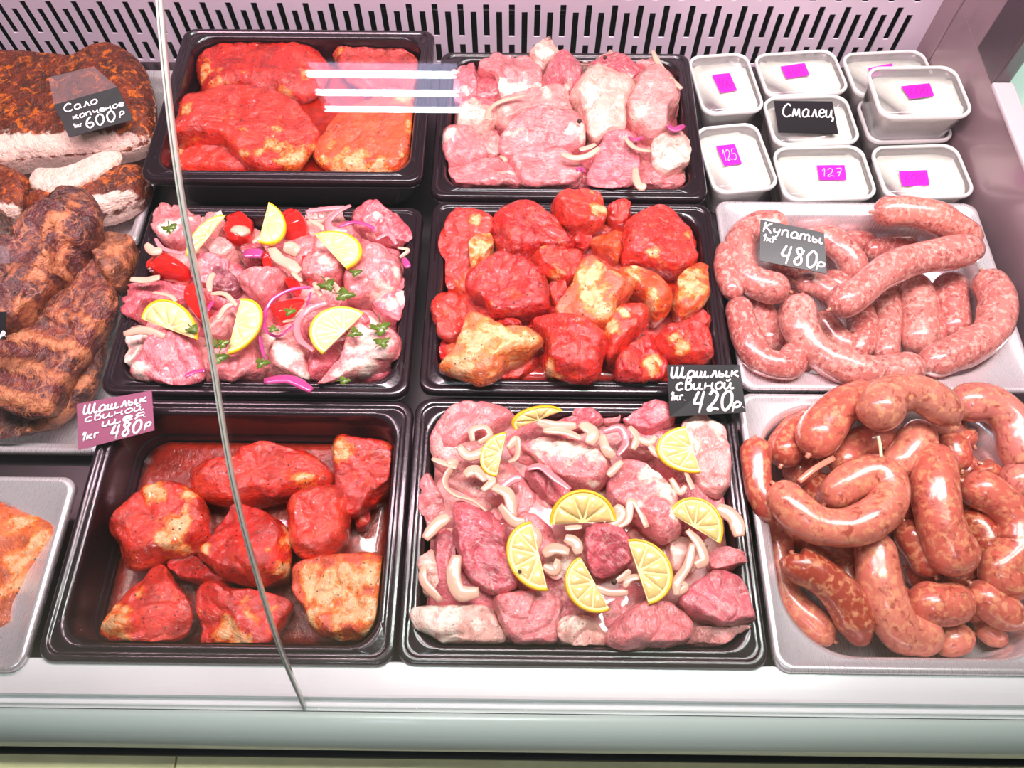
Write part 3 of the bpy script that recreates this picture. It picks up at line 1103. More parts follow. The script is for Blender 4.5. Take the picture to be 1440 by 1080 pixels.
# ------------------------------------------------------------------ handwriting: strokes in a unit box, x advance after each glyph
GL = {
    'Ш': (0.95, [[(0, 1), (-.03, .25), (.08, .02), (.22, .2), (.30, 1)], [(.30, 1), (.28, .25), (.38, .02), (.52, .2), (.62, 1)], [(.62, 1), (.60, .2), (.72, .02), (.86, .12)]]),
    'ш': (0.80, [[(0, .6), (-.02, .15), (.08, .02), (.20, .15), (.24, .6)], [(.24, .6), (.23, .15), (.32, .02), (.44, .15), (.48, .6)], [(.48, .6), (.47, .12), (.58, .02), (.72, .12)]]),
    'а': (0.55, [[(.36, .52), (.20, .62), (.02, .40), (.04, .08), (.20, .02), (.36, .22), (.38, .58)], [(.38, .58), (.36, .12), (.48, .06)]]),
    'л': (0.52, [[(0, .04), (.10, .10), (.20, .45), (.26, .60), (.32, .30), (.36, .06), (.46, .04)]]),
    'ы': (0.72, [[(0, .6), (.01, .15), (.10, .02), (.24, .10), (.22, .28), (.04, .32)], [(.44, .6), (.42, .15), (.50, .03), (.62, .10)]]),
    'к': (0.55, [[(.04, .62), (.02, .02)], [(.38, .60), (.10, .32), (.24, .22), (.44, .02)]]),
    'с': (0.48, [[(.36, .50), (.22, .62), (.02, .40), (.04, .10), (.20, .02), (.38, .14)]]),
    'в': (0.50, [[(.04, .02), (.06, .90), (.24, 1.0), (.28, .75), (.10, .55), (.34, .45), (.34, .10), (.16, 0), (.04, .08)]]),
    'и': (0.60, [[(0, .6), (-.01, .15), (.08, .02), (.24, .18), (.32, .6)], [(.32, .6), (.31, .12), (.40, .02), (.52, .10)]]),
    'й': (0.60, [[(0, .6), (-.01, .15), (.08, .02), (.24, .18), (.32, .6)], [(.32, .6), (.31, .12), (.40, .02), (.52, .10)], [(.06, .80), (.18, .72), (.32, .86)]]),
    'н': (0.58, [[(.02, .62), (0, .02)], [(.02, .30), (.36, .34)], [(.40, .62), (.38, .10), (.48, .04)]]),
    'о': (0.50, [[(.20, .62), (.02, .40), (.04, .10), (.20, .02), (.38, .22), (.36, .52), (.20, .62)]]),
    'е': (0.48, [[(.04, .30), (.34, .38), (.28, .60), (.08, .54), (.02, .20), (.16, .02), (.38, .12)]]),
    'я': (0.52, [[(0, .02), (.14, .26), (.05, .42), (.16, .60), (.36, .60), (.35, .06), (.46, .04)], [(.16, .28), (.35, .30)]]),
    'К': (0.62, [[(.06, 1), (.02, .02)], [(.46, .98), (.08, .52), (.26, .40), (.50, .02)]]),
    'у': (0.52, [[(.02, .6), (.06, .26), (.28, .24)], [(.38, .60), (.28, .0), (.12, -.32), (.0, -.22)]]),
    'п': (0.58, [[(.02, .60), (.02, .02)], [(.02, .42), (.20, .62), (.36, .52), (.36, .08), (.46, .02)]]),
    'т': (0.78, [[(.02, .58), (.02, .02)], [(.02, .42), (.16, .62), (.27, .48), (.27, .02)], [(.27, .42), (.44, .62), (.54, .48), (.54, .08), (.66, .02)]]),
    'м': (0.66, [[(0, .02), (.08, .58), (.12, .56), (.24, .10), (.38, .58), (.42, .56), (.46, .06), (.56, .04)]]),
    'ц': (0.62, [[(0, .6), (-.01, .15), (.10, .02), (.26, .15), (.34, .6)], [(.34, .6), (.33, .06), (.44, .02), (.44, -.20), (.34, -.26)]]),
    'С': (0.66, [[(.52, .82), (.32, 1.0), (.06, .66), (.06, .20), (.28, .0), (.54, .14)]]),
    'ч': (0.52, [[(.02, .6), (.04, .34), (.18, .28), (.34, .36)], [(.36, .62), (.34, .10), (.44, .04)]]),
    'р': (0.48, [[(.04, .56), (-.03, -.40)], [(.02, .36), (.16, .62), (.36, .50), (.32, .18), (.14, .08), (.03, .18)]]),
    'г': (0.42, [[(.04, .02), (.04, .56), (.32, .58)]]),
    '.': (0.25, [[(.05, .02), (.08, .05)]]),
    '1': (0.34, [[(.0, .66), (.20, 1.0), (.12, .0)]]),
    '2': (0.66, [[(.08, .78), (.26, 1.0), (.46, .80), (.34, .45), (.06, .10), (.16, .0), (.32, .12), (.56, .04)]]),
    '4': (0.66, [[(.22, 1.0), (.04, .42), (.40, .42)], [(.46, 1.0), (.32, -.08)]]),
    '5': (0.58, [[(.44, .98), (.14, .96), (.08, .56), (.34, .56), (.42, .26), (.22, .0), (.04, .10)]]),
    '6': (0.62, [[(.40, .98), (.14, .70), (.04, .28), (.20, .0), (.42, .16), (.38, .44), (.14, .42)]]),
    '7': (0.58, [[(.04, .96), (.46, .96), (.20, .0)], [(.12, .50), (.42, .54)]]),
    '8': (0.64, [[(.40, .84), (.26, 1.0), (.10, .80), (.38, .42), (.36, .10), (.16, .0), (.06, .22), (.30, .56), (.44, .84), (.40, .90)]]),
    '0': (0.68, [[(.28, 1.0), (.06, .66), (.08, .14), (.26, .0), (.48, .34), (.48, .80), (.30, 1.0)]]),
    ' ': (0.35, []),
}


def lettering(lines, quad, lift, pen, parent, mat='chalk', slant=0.16):
    """LINES: (text, u0, v0, u1, height) with u right and v down over the QUAD's four corners TL TR BR BL; one mesh of pen strokes."""
    TL, TR, BR, BL = quad
    nrm = (TR - TL).cross(BL - TL).normalized()
    if nrm.z < 0:
        nrm = -nrm
    wide, tall = (TR - TL).length, (BL - TL).length

    def uv(u, w):
        return (TL.lerp(TR, u)).lerp(BL.lerp(BR, u), w) + nrm * lift
    V, F = [], []
    for text, u0, v0, u1, hgt, thick in lines:
        adv = sum(GL[c][0] for c in text) - 0.08
        sx = (u1 - u0) / adv
        x = 0.0
        for c in text:
            a, strokes = GL[c]
            for st in strokes:
                pts = [uv(u0 + (x + px) * sx + slant * py * hgt * tall / wide, v0 - py * hgt) for px, py in st]
                path = catmull(pts, 5) if len(pts) > 2 else [pts[0], pts[0].lerp(pts[1], .5), pts[1]]
                n = len(path)
                rad = [pen * thick * (0.72 if i in (0, n - 1) else 1) for i in range(n)]
                v, f = sweep(path, rad, 6, flat=0.30, up=nrm)
                b = len(V)
                V += v
                F += [tuple(i + b for i in q) for q in f]
            x += a
    return put('lettering', V, F, M[mat], parent)


def price_card(fr, quad, zs, lines, label, mat='card', pen=0.0009, th=0.0012):
    q = [fp(fr, x, y, z) for (x, y), z in zip(quad, zs)]
    nrm = (q[1] - q[0]).cross(q[3] - q[0]).normalized()
    if nrm.z < 0:
        nrm = -nrm
    v = q + [p - nrm * th for p in q]
    f = [(3, 2, 1, 0), (4, 5, 6, 7)] + [(k, (k + 1) % 4, (k + 1) % 4 + 4, k + 4) for k in range(4)]
    o = tag(put('price_card', v, f, M[mat], smooth=False), label, 'price card', 'handwritten price cards')
    lettering(lines, q, 0.0003, pen, o)
    return o, q, nrm

# ------------------------------------------------------------------ tray A: red steaks, back left
RT = (228, 48, 32); RT2 = (222, 38, 28); RT3 = (204, 28, 24); RO = (234, 82, 36)
PK = (224, 118, 122); PK2 = (232, 146, 142); PK3 = (238, 176, 162); PK4 = (206, 84, 98); PK5 = (214, 98, 110)

pool('marinade', 'A', -0.423, -0.134, 0.644, 0.864, 0.024, -0.022, 0.026, 'sauce', 'red marinade lying under the large steaks at the back left')
gA = 'marinated steaks in the back left tray'
chunk('marinated_steak', 'A', [(62, 640), (110, 615), (240, 640), (350, 650), (430, 735), (500, 800), (300, 806), (72, 800), (74, 740), (50, 680)], -0.045, 0.040, RT,
      'flat red steak end lying lowest in the front left corner of the steak tray', group=gA, mat='red', fats=[(90, 650, 40)], planes=1, slope=.2)
chunk('marinated_steak', 'A', [(190, 240), (245, 205), (300, 195), (350, 130), (420, 76), (560, 84), (640, 82), (740, 125), (800, 185), (855, 240), (860, 320), (800, 400), (720, 425),
      (600, 400), (430, 380), (240, 415), (235, 330), (200, 300)], -0.035, 0.048, RT2, 'broad dark-peppered red steak at the back of the steak tray', group=gA, mat='red',
      fats=[(250, 270, 30), (330, 380, 45), (640, 375, 25), (770, 300, 30)], planes=2, slope=.25)
chunk('marinated_steak', 'A', [(130, 445), (180, 435), (240, 425), (320, 402), (480, 388), (620, 408), (720, 470), (790, 540), (825, 620), (800, 660), (770, 700), (715, 785), (640, 790),
      (545, 800), (440, 745), (350, 655), (240, 635), (100, 640), (65, 645), (105, 585), (115, 520)], -0.030, 0.054, RT, 'largest glossy red steak, yellow fat at its front right, left in the steak tray',
      group=gA, mat='red', fats=[(690, 700, 70), (600, 640, 45), (150, 480, 28), (130, 620, 28), (520, 690, 30)], planes=2, slope=.25)
chunk('marinated_steak', 'A', [(903, 200), (920, 150), (980, 122), (1060, 120), (1180, 138), (1290, 190), (1340, 225), (1332, 330), (1320, 400), (1180, 425), (1060, 400), (970, 335), (915, 260)],
      -0.034, 0.044, (214, 66, 62), 'oval pale red steak in the back right corner of the steak tray', group=gA, mat='red', fats=[(930, 190, 30)], planes=1, slope=.2)
chunk('marinated_steak', 'A', [(860, 590), (950, 515), (1040, 490), (1120, 440), (1240, 402), (1312, 430), (1322, 560), (1312, 680), (1270, 760), (1185, 805), (950, 800), (880, 790), (800, 735), (830, 660)],
      -0.034, 0.050, RO, 'orange-red steak with pale fat along its front edge, front right of the steak tray', group=gA, mat='red',
      fats=[(990, 770, 90), (1130, 770, 50), (1240, 430, 45), (1300, 600, 35), (850, 720, 30)], planes=2, slope=.3)

# ------------------------------------------------------------------ tray B: plain pink pork, back centre
pool('meat_juice', 'B', -0.082, 0.203, 0.634, 0.840, 0.024, -0.018, 0.028, 'pink_deep', 'pink juice under the plain pork chunks by the back panel')
buried('B', 'pork_chunk', -0.046, 0.044, (PK, PK5, PK2, PK4), 'pink pork chunk buried under the top layer of the plain back tray', 'meat', 'buried pork in the back centre tray', 'spiced', 5, 4)
gB = 'plain pork chunks in the back centre tray'
B = lambda pts, z, h, c, lab, fats=(), **k: chunk('pork_chunk', 'B', pts, z, h, c, 'plain back-tray pork chunk, ' + lab, group=gB, mat='spiced', fats=fats, **k)
B([(1010, 145), (1120, 140), (1170, 185), (1215, 235), (1100, 240), (1020, 190)], -0.035, 0.042, PK, 'small one at the back right under a long onion strip')
B([(1190, 300), (1240, 260), (1285, 330), (1295, 420), (1240, 450), (1190, 420)], -0.040, 0.042, PK5, 'narrow one against the right rim above the red onion')
B([(740, 120), (900, 114), (980, 124), (1002, 152), (900, 178), (820, 208), (750, 165)], -0.038, 0.050, PK3, 'whitish fatty one at the back with a peppercorn', [(800, 160, 70), (900, 140, 50)])
B([(520, 158), (600, 105), (650, 68), (720, 98), (745, 145), (690, 160), (620, 212), (560, 195)], -0.034, 0.056, PK3, 'fatty pointed one highest on the back rim', [(570, 160, 60), (620, 110, 40)])
B([(285, 195), (400, 128), (520, 165), (590, 195), (612, 260), (602, 325), (480, 352), (400, 335), (380, 250), (300, 235)], -0.034, 0.052, PK, 'back left one with a broad white fat face', [(440, 290, 60), (540, 290, 60), (400, 240, 30)], tilt=(-90, .75, .7))
B([(160, 195), (230, 138), (275, 180), (285, 250), (290, 360), (230, 380), (150, 360), (150, 270)], -0.036, 0.046, PK5, 'one against the left rim at the back under the lamp reflection', [(180, 210, 30)])
B([(610, 235), (682, 140), (745, 152), (802, 222), (792, 300), (742, 335), (700, 305), (612, 318)], -0.028, 0.056, PK5, 'deep pink wedge in the middle of the back row', [(720, 270, 22)])
B([(820, 212), (880, 165), (980, 160), (1062, 198), (1092, 232), (1042, 275), (930, 232)], -0.030, 0.050, PK4, 'dark pink one right of the middle at the back', [(1040, 240, 30)])
B([(1060, 262), (1150, 212), (1230, 262), (1280, 332), (1272, 400), (1222, 440), (1215, 540), (1130, 545), (1080, 490), (1010, 440), (1020, 372), (1060, 332)], -0.028, 0.062, PK2,
  'large smooth rounded one at the right', [(1100, 400, 50)])
B([(745, 352), (790, 262), (850, 210), (930, 226), (1050, 290), (1072, 332), (1012, 400), (1012, 500), (930, 522), (870, 562), (820, 502), (790, 402)], -0.020, 0.058, PK3,
  'large pale peach one in the middle', [(850, 330, 60), (900, 420, 60)])
B([(180, 442), (230, 386), (310, 400), (380, 440), (372, 502), (240, 512), (185, 502)], -0.030, 0.050, PK3, 'creamy fat lump at the left', [(240, 440, 90), (330, 450, 60)])
B([(340, 405), (420, 362), (540, 332), (600, 342), (682, 300), (732, 342), (742, 402), (762, 445), (600, 450), (500, 470), (420, 505), (370, 455)], -0.026, 0.054, PK2, 'orange-tinged one behind the big middle roll', [(640, 330, 35), (420, 400, 35)])
B([(105, 552), (150, 512), (250, 512), (290, 532), (332, 572), (342, 650), (282, 682), (200, 692), (130, 690), (110, 632)], -0.032, 0.050, PK, 'rounded one at the left rim, halfway forward', [(150, 540, 35)])
B([(290, 535), (340, 510), (402, 560), (405, 640), (342, 655), (310, 600)], -0.032, 0.046, PK2, 'small pale one left of the big middle roll')
B([(400, 572), (430, 502), (520, 452), (600, 425), (700, 440), (792, 455), (822, 510), (802, 582), (760, 612), (600, 622), (480, 642), (420, 642)], -0.022, 0.056, PK, 'big roll of meat in the middle of the front half',
  [(800, 500, 40), (440, 500, 30)], planes=1)
B([(1130, 602), (1180, 560), (1280, 532), (1330, 590), (1342, 650), (1290, 712), (1210, 722), (1150, 682)], -0.026, 0.054, PK3, 'curled white fat piece at the front right', [(1220, 640, 110), (1300, 600, 70)], lump=.004)
B([(1080, 692), (1160, 692), (1250, 732), (1312, 762), (1292, 802), (1110, 802), (1070, 762)], -0.038, 0.046, PK, 'one in the front right corner')
B([(120, 692), (200, 702), (300, 682), (402, 642), (452, 692), (492, 742), (492, 802), (220, 802), (140, 772)], -0.032, 0.050, PK, 'one in the front left corner with a white right edge', [(480, 770, 35)])
B([(440, 662), (520, 632), (640, 612), (740, 642), (802, 692), (806, 740), (772, 792), (500, 802), (480, 740)], -0.030, 0.052, PK, 'one at the front left of centre')
B([(830, 702), (880, 622), (902, 552), (962, 526), (1042, 542), (1092, 622), (1082, 682), (1062, 802), (830, 802)], -0.030, 0.056, PK5, 'tall one at the front right of centre', planes=1)
so = lambda pts, z, w, m, lab, grp, fr: strip('onion_strip', fr, pts, z, w, m, lab, grp)
gOB = 'onion strips in the plain pork tray'
for pts, w, m, lab in (
    ([(330, 450), (345, 400), (400, 360), (520, 330)], 26, 'onion', 'curved onion strip lying across the left back of the plain pork'),
    ([(1150, 108), (1180, 170), (1230, 240), (1295, 298)], 26, 'onion', 'long straight onion strip leaning on the back right rim of the plain pork tray'),
    ([(1018, 540), (1050, 580), (1090, 598), (1140, 606)], 28, 'onion', 'onion strip pointing at the curled white fat in the plain pork tray'),
    ([(700, 620), (760, 640), (830, 630), (890, 590)], 26, 'onion', 'lower of two onion strips in front of the big pork roll'),
    ([(790, 600), (840, 585), (870, 572)], 26, 'onion', 'short upper onion strip at the right end of the big pork roll'),
    ([(1065, 690), (1070, 750), (1095, 785), (1115, 770)], 34, 'onion', 'hooked onion strip at the front of the plain pork tray'),
    ([(1225, 480), (1260, 500), (1305, 480)], 44, 'onion_red', 'purple onion piece at the right of the plain pork tray'),
    ([(1035, 535), (1065, 550), (1100, 535)], 30, 'onion_red', 'purple onion piece under the large smooth pork chunk'),
    ([(780, 700), (800, 690), (815, 710)], 30, 'onion_red', 'tiny purple onion piece between two front pork chunks'),
    ([(400, 630), (420, 645), (430, 660)], 26, 'onion', 'small onion stub left of the big pork roll')):
    strip('onion_strip', 'B', pts, 0.026, w, m, lab, gOB)
peppercorn('B', 790, 458, 0.034, 0.0028, 'dark peppercorn on the big pork roll of the back centre tray')
peppercorn('B', 916, 144, 0.020, 0.0024, 'dark peppercorn on the fatty pork at the very back')

# ------------------------------------------------------------------ tray C: pork with tomato, lemon, red onion
pool('meat_juice', 'C', -0.405, -0.133, 0.372, 0.574, 0.024, -0.020, 0.028, 'pink_deep', 'pink juice under the pork with lemon and tomato')
buried('C', 'pork_slice', -0.046, 0.044, (PK, PK5, PK2, PK4), 'pink pork piece buried under the top layer of the tomato and lemon tray', 'meat', 'buried pork in the tomato tray', 'pork', 5, 4)
gC = 'pork pieces in the lemon and tomato tray'
C = lambda pts, z, h, c, lab, fats=(), **k: chunk('pork_slice', 'C', pts, z, h, c, 'tomato-tray pork piece, ' + lab, group=gC, mat='pork', fats=fats, **k)
C([(250, 145), (310, 72), (395, 82), (480, 82), (470, 160), (405, 240), (370, 252), (300, 218)], -0.030, 0.048, PK, 'in the back left corner behind the narrow lemon', [(330, 150, 45)])
C([(480, 90), (590, 56), (606, 70), (565, 170), (505, 250), (420, 250), (400, 190)], -0.034, 0.044, PK2, 'behind the narrow lemon slice', [(560, 80, 40)])
C([(1120, 112), (1210, 56), (1290, 100), (1372, 160), (1376, 230), (1300, 222), (1200, 195), (1130, 185)], -0.030, 0.052, PK4, 'in the back right corner', [(1220, 110, 22)])
C([(925, 110), (1000, 70), (1080, 80), (1120, 130), (1060, 200), (960, 200), (920, 160)], -0.036, 0.046, PK2, 'behind the right back lemon', [(950, 110, 40)])
C([(1110, 312), (1200, 232), (1290, 270), (1342, 330), (1322, 402), (1270, 452), (1200, 472), (1110, 492), (1085, 400)], -0.026, 0.056, PK, 'broad one at the right with a white fat line', [(1270, 420, 40), (1220, 460, 30), (1310, 340, 18)], planes=1)
C([(1340, 370), (1386, 440), (1352, 502), (1332, 592), (1250, 562), (1200, 492), (1270, 455)], -0.030, 0.046, PK5, 'at the right rim below the broad one', [(1300, 480, 30)])
C([(620, 372), (750, 352), (852, 350), (802, 422), (740, 495), (680, 442)], -0.020, 0.046, PK, 'triangle in the middle of the tray', planes=1)
C([(900, 312), (960, 272), (1060, 290), (1092, 340), (1052, 385), (960, 385), (910, 370)], -0.018, 0.044, PK, 'right of the middle, in front of a lemon', [(1000, 290, 35)])
C([(95, 435), (180, 420), (300, 402), (430, 432), (482, 470), (380, 485), (230, 502), (200, 560), (115, 540)], -0.030, 0.050, PK4, 'dark one at the left rim behind a lemon')
C([(430, 290), (560, 290), (602, 330), (560, 390), (500, 410), (440, 395)], -0.026, 0.046, PK5, 'left of the middle, deep pink')
C([(500, 232), (560, 206), (642, 262), (602, 300), (520, 295)], -0.020, 0.044, PK2, 'small one with a fat edge behind the middle', [(560, 280, 40)])
C([(170, 802), (195, 740), (260, 660), (330, 602), (430, 620), (462, 682), (482, 822), (380, 834), (250, 824)], -0.026, 0.054, PK5, 'big rounded one at the front left', [(200, 760, 30)], planes=1)
C([(105, 690), (125, 605), (220, 590), (302, 620), (240, 700), (192, 765), (108, 765)], -0.034, 0.048, PK3, 'pale fatty one in the front left corner', [(160, 640, 60), (140, 720, 60)])
C([(505, 742), (575, 700), (700, 650), (742, 762), (702, 802), (620, 838), (520, 802)], -0.030, 0.050, PK, 'at the front, in front of the upright lemon')
C([(500, 565), (560, 522), (622, 522), (605, 620), (545, 660), (490, 640)], -0.026, 0.046, PK2, 'small one left of the upright lemon', [(560, 540, 25)])
C([(760, 742), (815, 632), (862, 592), (922, 680), (932, 762), (942, 832), (850, 792), (790, 782)], -0.030, 0.052, PK2, 'folded one with white fat at the front middle', [(830, 700, 45), (900, 790, 30)])
C([(940, 700), (1000, 690), (1080, 640), (1100, 660), (1050, 770), (990, 810), (950, 830), (930, 760)], -0.034, 0.046, PK4, 'dark one in front of the front right lemon')
C([(950, 835), (1050, 772), (1105, 650), (1150, 572), (1210, 602), (1330, 622), (1332, 740), (1150, 782), (1020, 842)], -0.028, 0.056, PK, 'large one with a broad white fat patch, front right corner', [(1185, 660, 75), (1175, 730, 55), (1060, 780, 30)], planes=1)
C([(740, 590), (800, 600), (820, 640), (770, 740), (735, 690)], -0.034, 0.042, PK2, 'narrow one in front of the onion ring', [(780, 640, 30)])
C([(1090, 540), (1150, 520), (1200, 560), (1150, 600), (1100, 620)], -0.034, 0.044, PK5, 'small one right of the front right lemon')
C([(640, 250), (720, 230), (760, 270), (740, 330), (660, 330)], -0.026, 0.044, PK4, 'dark one behind the middle triangle')
C([(510, 360), (560, 340), (630, 380), (640, 440), (570, 450), (510, 430)], -0.026, 0.044, (150, 70, 84), 'dark purplish one in front of the middle left')
gT = 'tomato pieces in the lemon and tomato tray'
T = lambda pts, z, h, lab: chunk('tomato_piece', 'C', pts, z, h, (226, 34, 30), lab, 'tomato', gT, 'tomato', lump=.002)
T([(228, 335), (290, 262), (342, 292), (422, 330), (412, 382), (300, 372)], -0.020, 0.044, 'large bright red tomato piece by the left rim')
T([(430, 400), (480, 420), (500, 500), (470, 560), (430, 520), (400, 470)], -0.026, 0.044, 'red tomato piece beside the front left lemon')
T([(592, 62), (662, 55), (692, 112), (692, 212), (642, 242), (565, 205), (602, 130)], -0.030, 0.044, 'red tomato piece left of the back middle lemon')
T([(800, 78), (880, 95), (942, 150), (912, 192), (832, 212), (800, 140)], -0.028, 0.046, 'red tomato piece right of the back middle lemon')
T([(760, 512), (830, 482), (922, 460), (902, 522), (800, 582)], -0.024, 0.040, 'red tomato piece inside the purple onion ring')
T([(905, 300), (940, 290), (970, 340), (950, 395), (910, 370)], -0.018, 0.038, 'narrow red tomato piece right of the middle')
T([(735, 290), (775, 285), (790, 340), (745, 345)], -0.014, 0.036, 'small orange-red tomato piece in the middle of the tray')
T([(830, 390), (880, 380), (905, 420), (860, 440)], -0.020, 0.036, 'small red tomato piece behind the onion ring')
gOC = 'onion strips in the lemon and tomato tray'
for pts, w, m, lab in (
    ([(1112, 58), (1060, 85), (1015, 130), (1030, 165), (1100, 172)], 32, 'onion_pink', 'wide pink-edged onion hook at the back right of the tomato tray'),
    ([(1060, 150), (1130, 130), (1200, 150), (1215, 170)], 14, 'onion_red', 'thin purple onion arc behind the right back lemon'),
    ([(920, 85), (1000, 74), (1085, 66)], 20, 'onion_pink', 'straight onion strip along the back rim of the tomato tray'),
    ([(930, 120), (980, 145), (995, 165)], 18, 'onion', 'short onion strip touching the right back lemon'),
    ([(940, 410), (860, 420), (780, 460), (745, 520), (745, 590), (800, 622), (870, 570), (920, 500), (942, 430)], 15, 'onion_red', 'thin purple onion ring round a tomato piece'),
    ([(1010, 478), (930, 508), (885, 560), (890, 630), (955, 685)], 26, 'onion_pink', 'thick pink onion arc hugging the front right lemon'),
    ([(505, 430), (505, 380), (525, 350)], 24, 'onion', 'upright onion strip left of the middle of the tomato tray'),
    ([(510, 438), (570, 440), (622, 490)], 20, 'onion', 'onion strip above the upright lemon'),
    ([(765, 235), (800, 285), (850, 310), (892, 345)], 44, 'onion', 'thick white onion piece in the middle of the tomato tray'),
    ([(272, 200), (300, 240), (350, 258), (395, 265)], 20, 'onion_pink', 'onion arc at the left behind the tomato'),
    ([(230, 225), (260, 255), (300, 250)], 34, 'onion', 'thick white onion bit by the left rim'),
    ([(1220, 205), (1275, 182), (1310, 225)], 18, 'onion_pink', 'onion arc over the broad pork at the right'),
    ([(1315, 240), (1362, 250), (1325, 282)], 16, 'onion', 'small onion hook at the right rim'),
    ([(262, 432), (330, 445), (360, 470)], 22, 'onion', 'white onion strip behind the front left lemon'),
    ([(165, 375), (230, 380), (290, 368)], 30, 'onion', 'thick white onion strip left of the tomato at the rim'),
    ([(720, 620), (735, 690), (760, 745)], 14, 'onion_red', 'thin purple onion strip in front of the upright lemon'),
    ([(740, 815), (850, 808), (945, 855)], 40, 'onion_red', 'broad purple onion piece at the front rim of the tomato tray'),
    ([(1005, 370), (1060, 425), (1062, 465)], 24, 'onion', 'white onion strip behind the front right lemon'),
    ([(955, 390), (985, 450)], 20, 'onion', 'short white onion strip behind the thick pink arc'),
    ([(400, 795), (440, 775), (485, 768)], 22, 'onion_red', 'purple onion sliver at the front left of the tomato tray'),
    ([(1340, 285), (1362, 325)], 26, 'onion_red', 'purple onion bit at the right rim of the tomato tray'),
    ([(135, 612), (220, 596), (312, 622)], 30, 'onion', 'thick white onion strip in front of the front left lemon'),
    ([(825, 235), (860, 245), (885, 265)], 48, 'onion', 'big white onion wedge left of the right back lemon'),
    ([(605, 160), (640, 165), (662, 185)], 60, 'onion', 'rounded white onion lump between the two back lemons'),
    ([(650, 270), (690, 265), (730, 270)], 46, 'onion_red', 'pinkish purple onion lump behind the middle triangle'),
    ([(690, 220), (730, 190), (735, 230)], 20, 'onion', 'onion strip in front of the back middle lemon'),
    ([(860, 345), (900, 385)], 22, 'onion', 'short onion strip right of the middle triangle'),
    ([(610, 480), (570, 500), (540, 550)], 20, 'onion', 'onion strip left of the upright lemon'),
    ([(820, 560), (870, 545), (905, 505)], 16, 'onion', 'pale onion strip inside the purple ring'),
    ([(470, 540), (500, 500), (520, 470)], 18, 'onion_red', 'purple onion strip beside the tomato left of the upright lemon')):
    strip('onion_strip', 'C', pts, 0.024, w, m, lab, gOC)
gLC = 'lemon slices in the tomato tray'
half_slice('C', (425, 288), (575, 100), (440, 170), .026, .030, .036, 'narrow lemon slice seen nearly edge-on at the back left of the tomato tray', gLC, pulp='pulp_pale')
half_slice('C', (760, 42), (715, 214), (830, 165), .030, .032, .034, 'upright lemon slice at the middle of the back rim', gLC, pulp='pulp_pale')
half_slice('C', (955, 180), (1092, 328), (1140, 205), .028, .032, .036, 'lemon slice lying at the right back of the tomato tray', gLC, pulp='pulp_pale')
half_slice('C', (208, 545), (448, 635), (345, 468), .026, .030, .036, 'lemon slice at the left with its round edge up, tomato tray', gLC, pulp='pulp_pale')
half_slice('C', (640, 458), (580, 698), (728, 560), .034, .026, .032, 'upright lemon slice at the front middle of the tomato tray', gLC, pulp='pulp_pale')
half_slice('C', (1170, 520), (990, 697), (965, 530), .030, .030, .038, 'lemon slice at the front right of the tomato tray', gLC, pulp='pulp_pale')
for x, y, s, a, lab in ((540, 715, 44, .4, 'largest parsley leaf, in front of the upright lemon'), (515, 655, 30, 1.5, 'parsley leaf left of the upright lemon foot'), (562, 650, 30, 2.6, 'parsley leaf touching the upright lemon'),
                        (728, 736, 34, .2, 'dark parsley leaf at the front middle'), (1012, 400, 40, 1.1, 'parsley leaf behind the front right lemon'), (1088, 440, 44, 2.0, 'long parsley leaf right of centre'),
                        (1240, 585, 46, .7, 'parsley leaf on the white fat at the front right'), (1250, 645, 36, 2.9, 'ragged parsley leaf below the front right one'), (1130, 606, 34, 1.8, 'parsley leaf between lemon and white fat'),
                        (332, 155, 34, .9, 'yellow-green parsley leaf at the back left'), (848, 515, 28, .3, 'parsley leaf inside the onion ring'), (432, 590, 30, 1.3, 'parsley leaf on the front left lemon'),
                        (1085, 812, 26, 2.2, 'parsley leaf at the front rim'), (1132, 346, 28, .5, 'parsley leaf beside the right back lemon'), (780, 590, 24, 1.9, 'small parsley leaf by the purple ring')):
    leaf('C', x, y, 0.036, s, a, lab + ' of the tomato tray', 'parsley leaves in the lemon and tomato tray')

# ------------------------------------------------------------------ tray D: red marinated cubes
pool('marinade', 'D', -0.077, 0.203, 0.377, 0.583, 0.024, -0.012, 0.036, 'sauce', 'thick red marinade between the heaped red cubes')
buried('D', 'marinated_cube', -0.044, 0.050, (RT, RT2, RT3, RO), 'red marinated cube sunk in sauce under the top layer of the middle tray', 'meat', 'buried red cubes in the middle tray', 'red', 5, 4)
gD = 'red marinated cubes in the middle tray'
D = lambda pts, z, h, c, lab, fats=(), **k: chunk('marinated_cube', 'D', pts, z, h, c, 'red middle-tray cube, ' + lab, group=gD, mat='red', fats=fats, **k)
D([(820, 112), (910, 94), (942, 112), (900, 200), (830, 190)], -0.030, 0.048, RT2, 'small one at the back beside the tallest')
D([(100, 185), (150, 130), (240, 118), (322, 160), (326, 222), (240, 240), (212, 310), (220, 390), (110, 445), (92, 330)], -0.026, 0.046, RT2, 'in the back left corner', [(250, 160, 16)])
D([(325, 150), (400, 102), (480, 96), (580, 150), (640, 222), (692, 290), (600, 302), (470, 315), (440, 330), (335, 290)], -0.026, 0.056, RT3, 'broad smooth one in the back row, left of the tallest', planes=1)
D([(215, 300), (250, 232), (322, 224), (326, 300), (262, 352), (232, 395)], -0.016, 0.046, RO, 'yellow spotted fat piece at the left', [(270, 280, 80)])
D([(585, 92), (640, 56), (800, 44), (815, 130), (812, 195), (740, 215), (680, 225), (600, 145)], -0.024, 0.066, RT, 'tallest one standing over the back rim', [(800, 90, 30)], planes=1)
D([(620, 190), (740, 212), (765, 245), (742, 290), (690, 290), (640, 230)], -0.026, 0.052, RT3, 'shadowed one in front of the tallest')
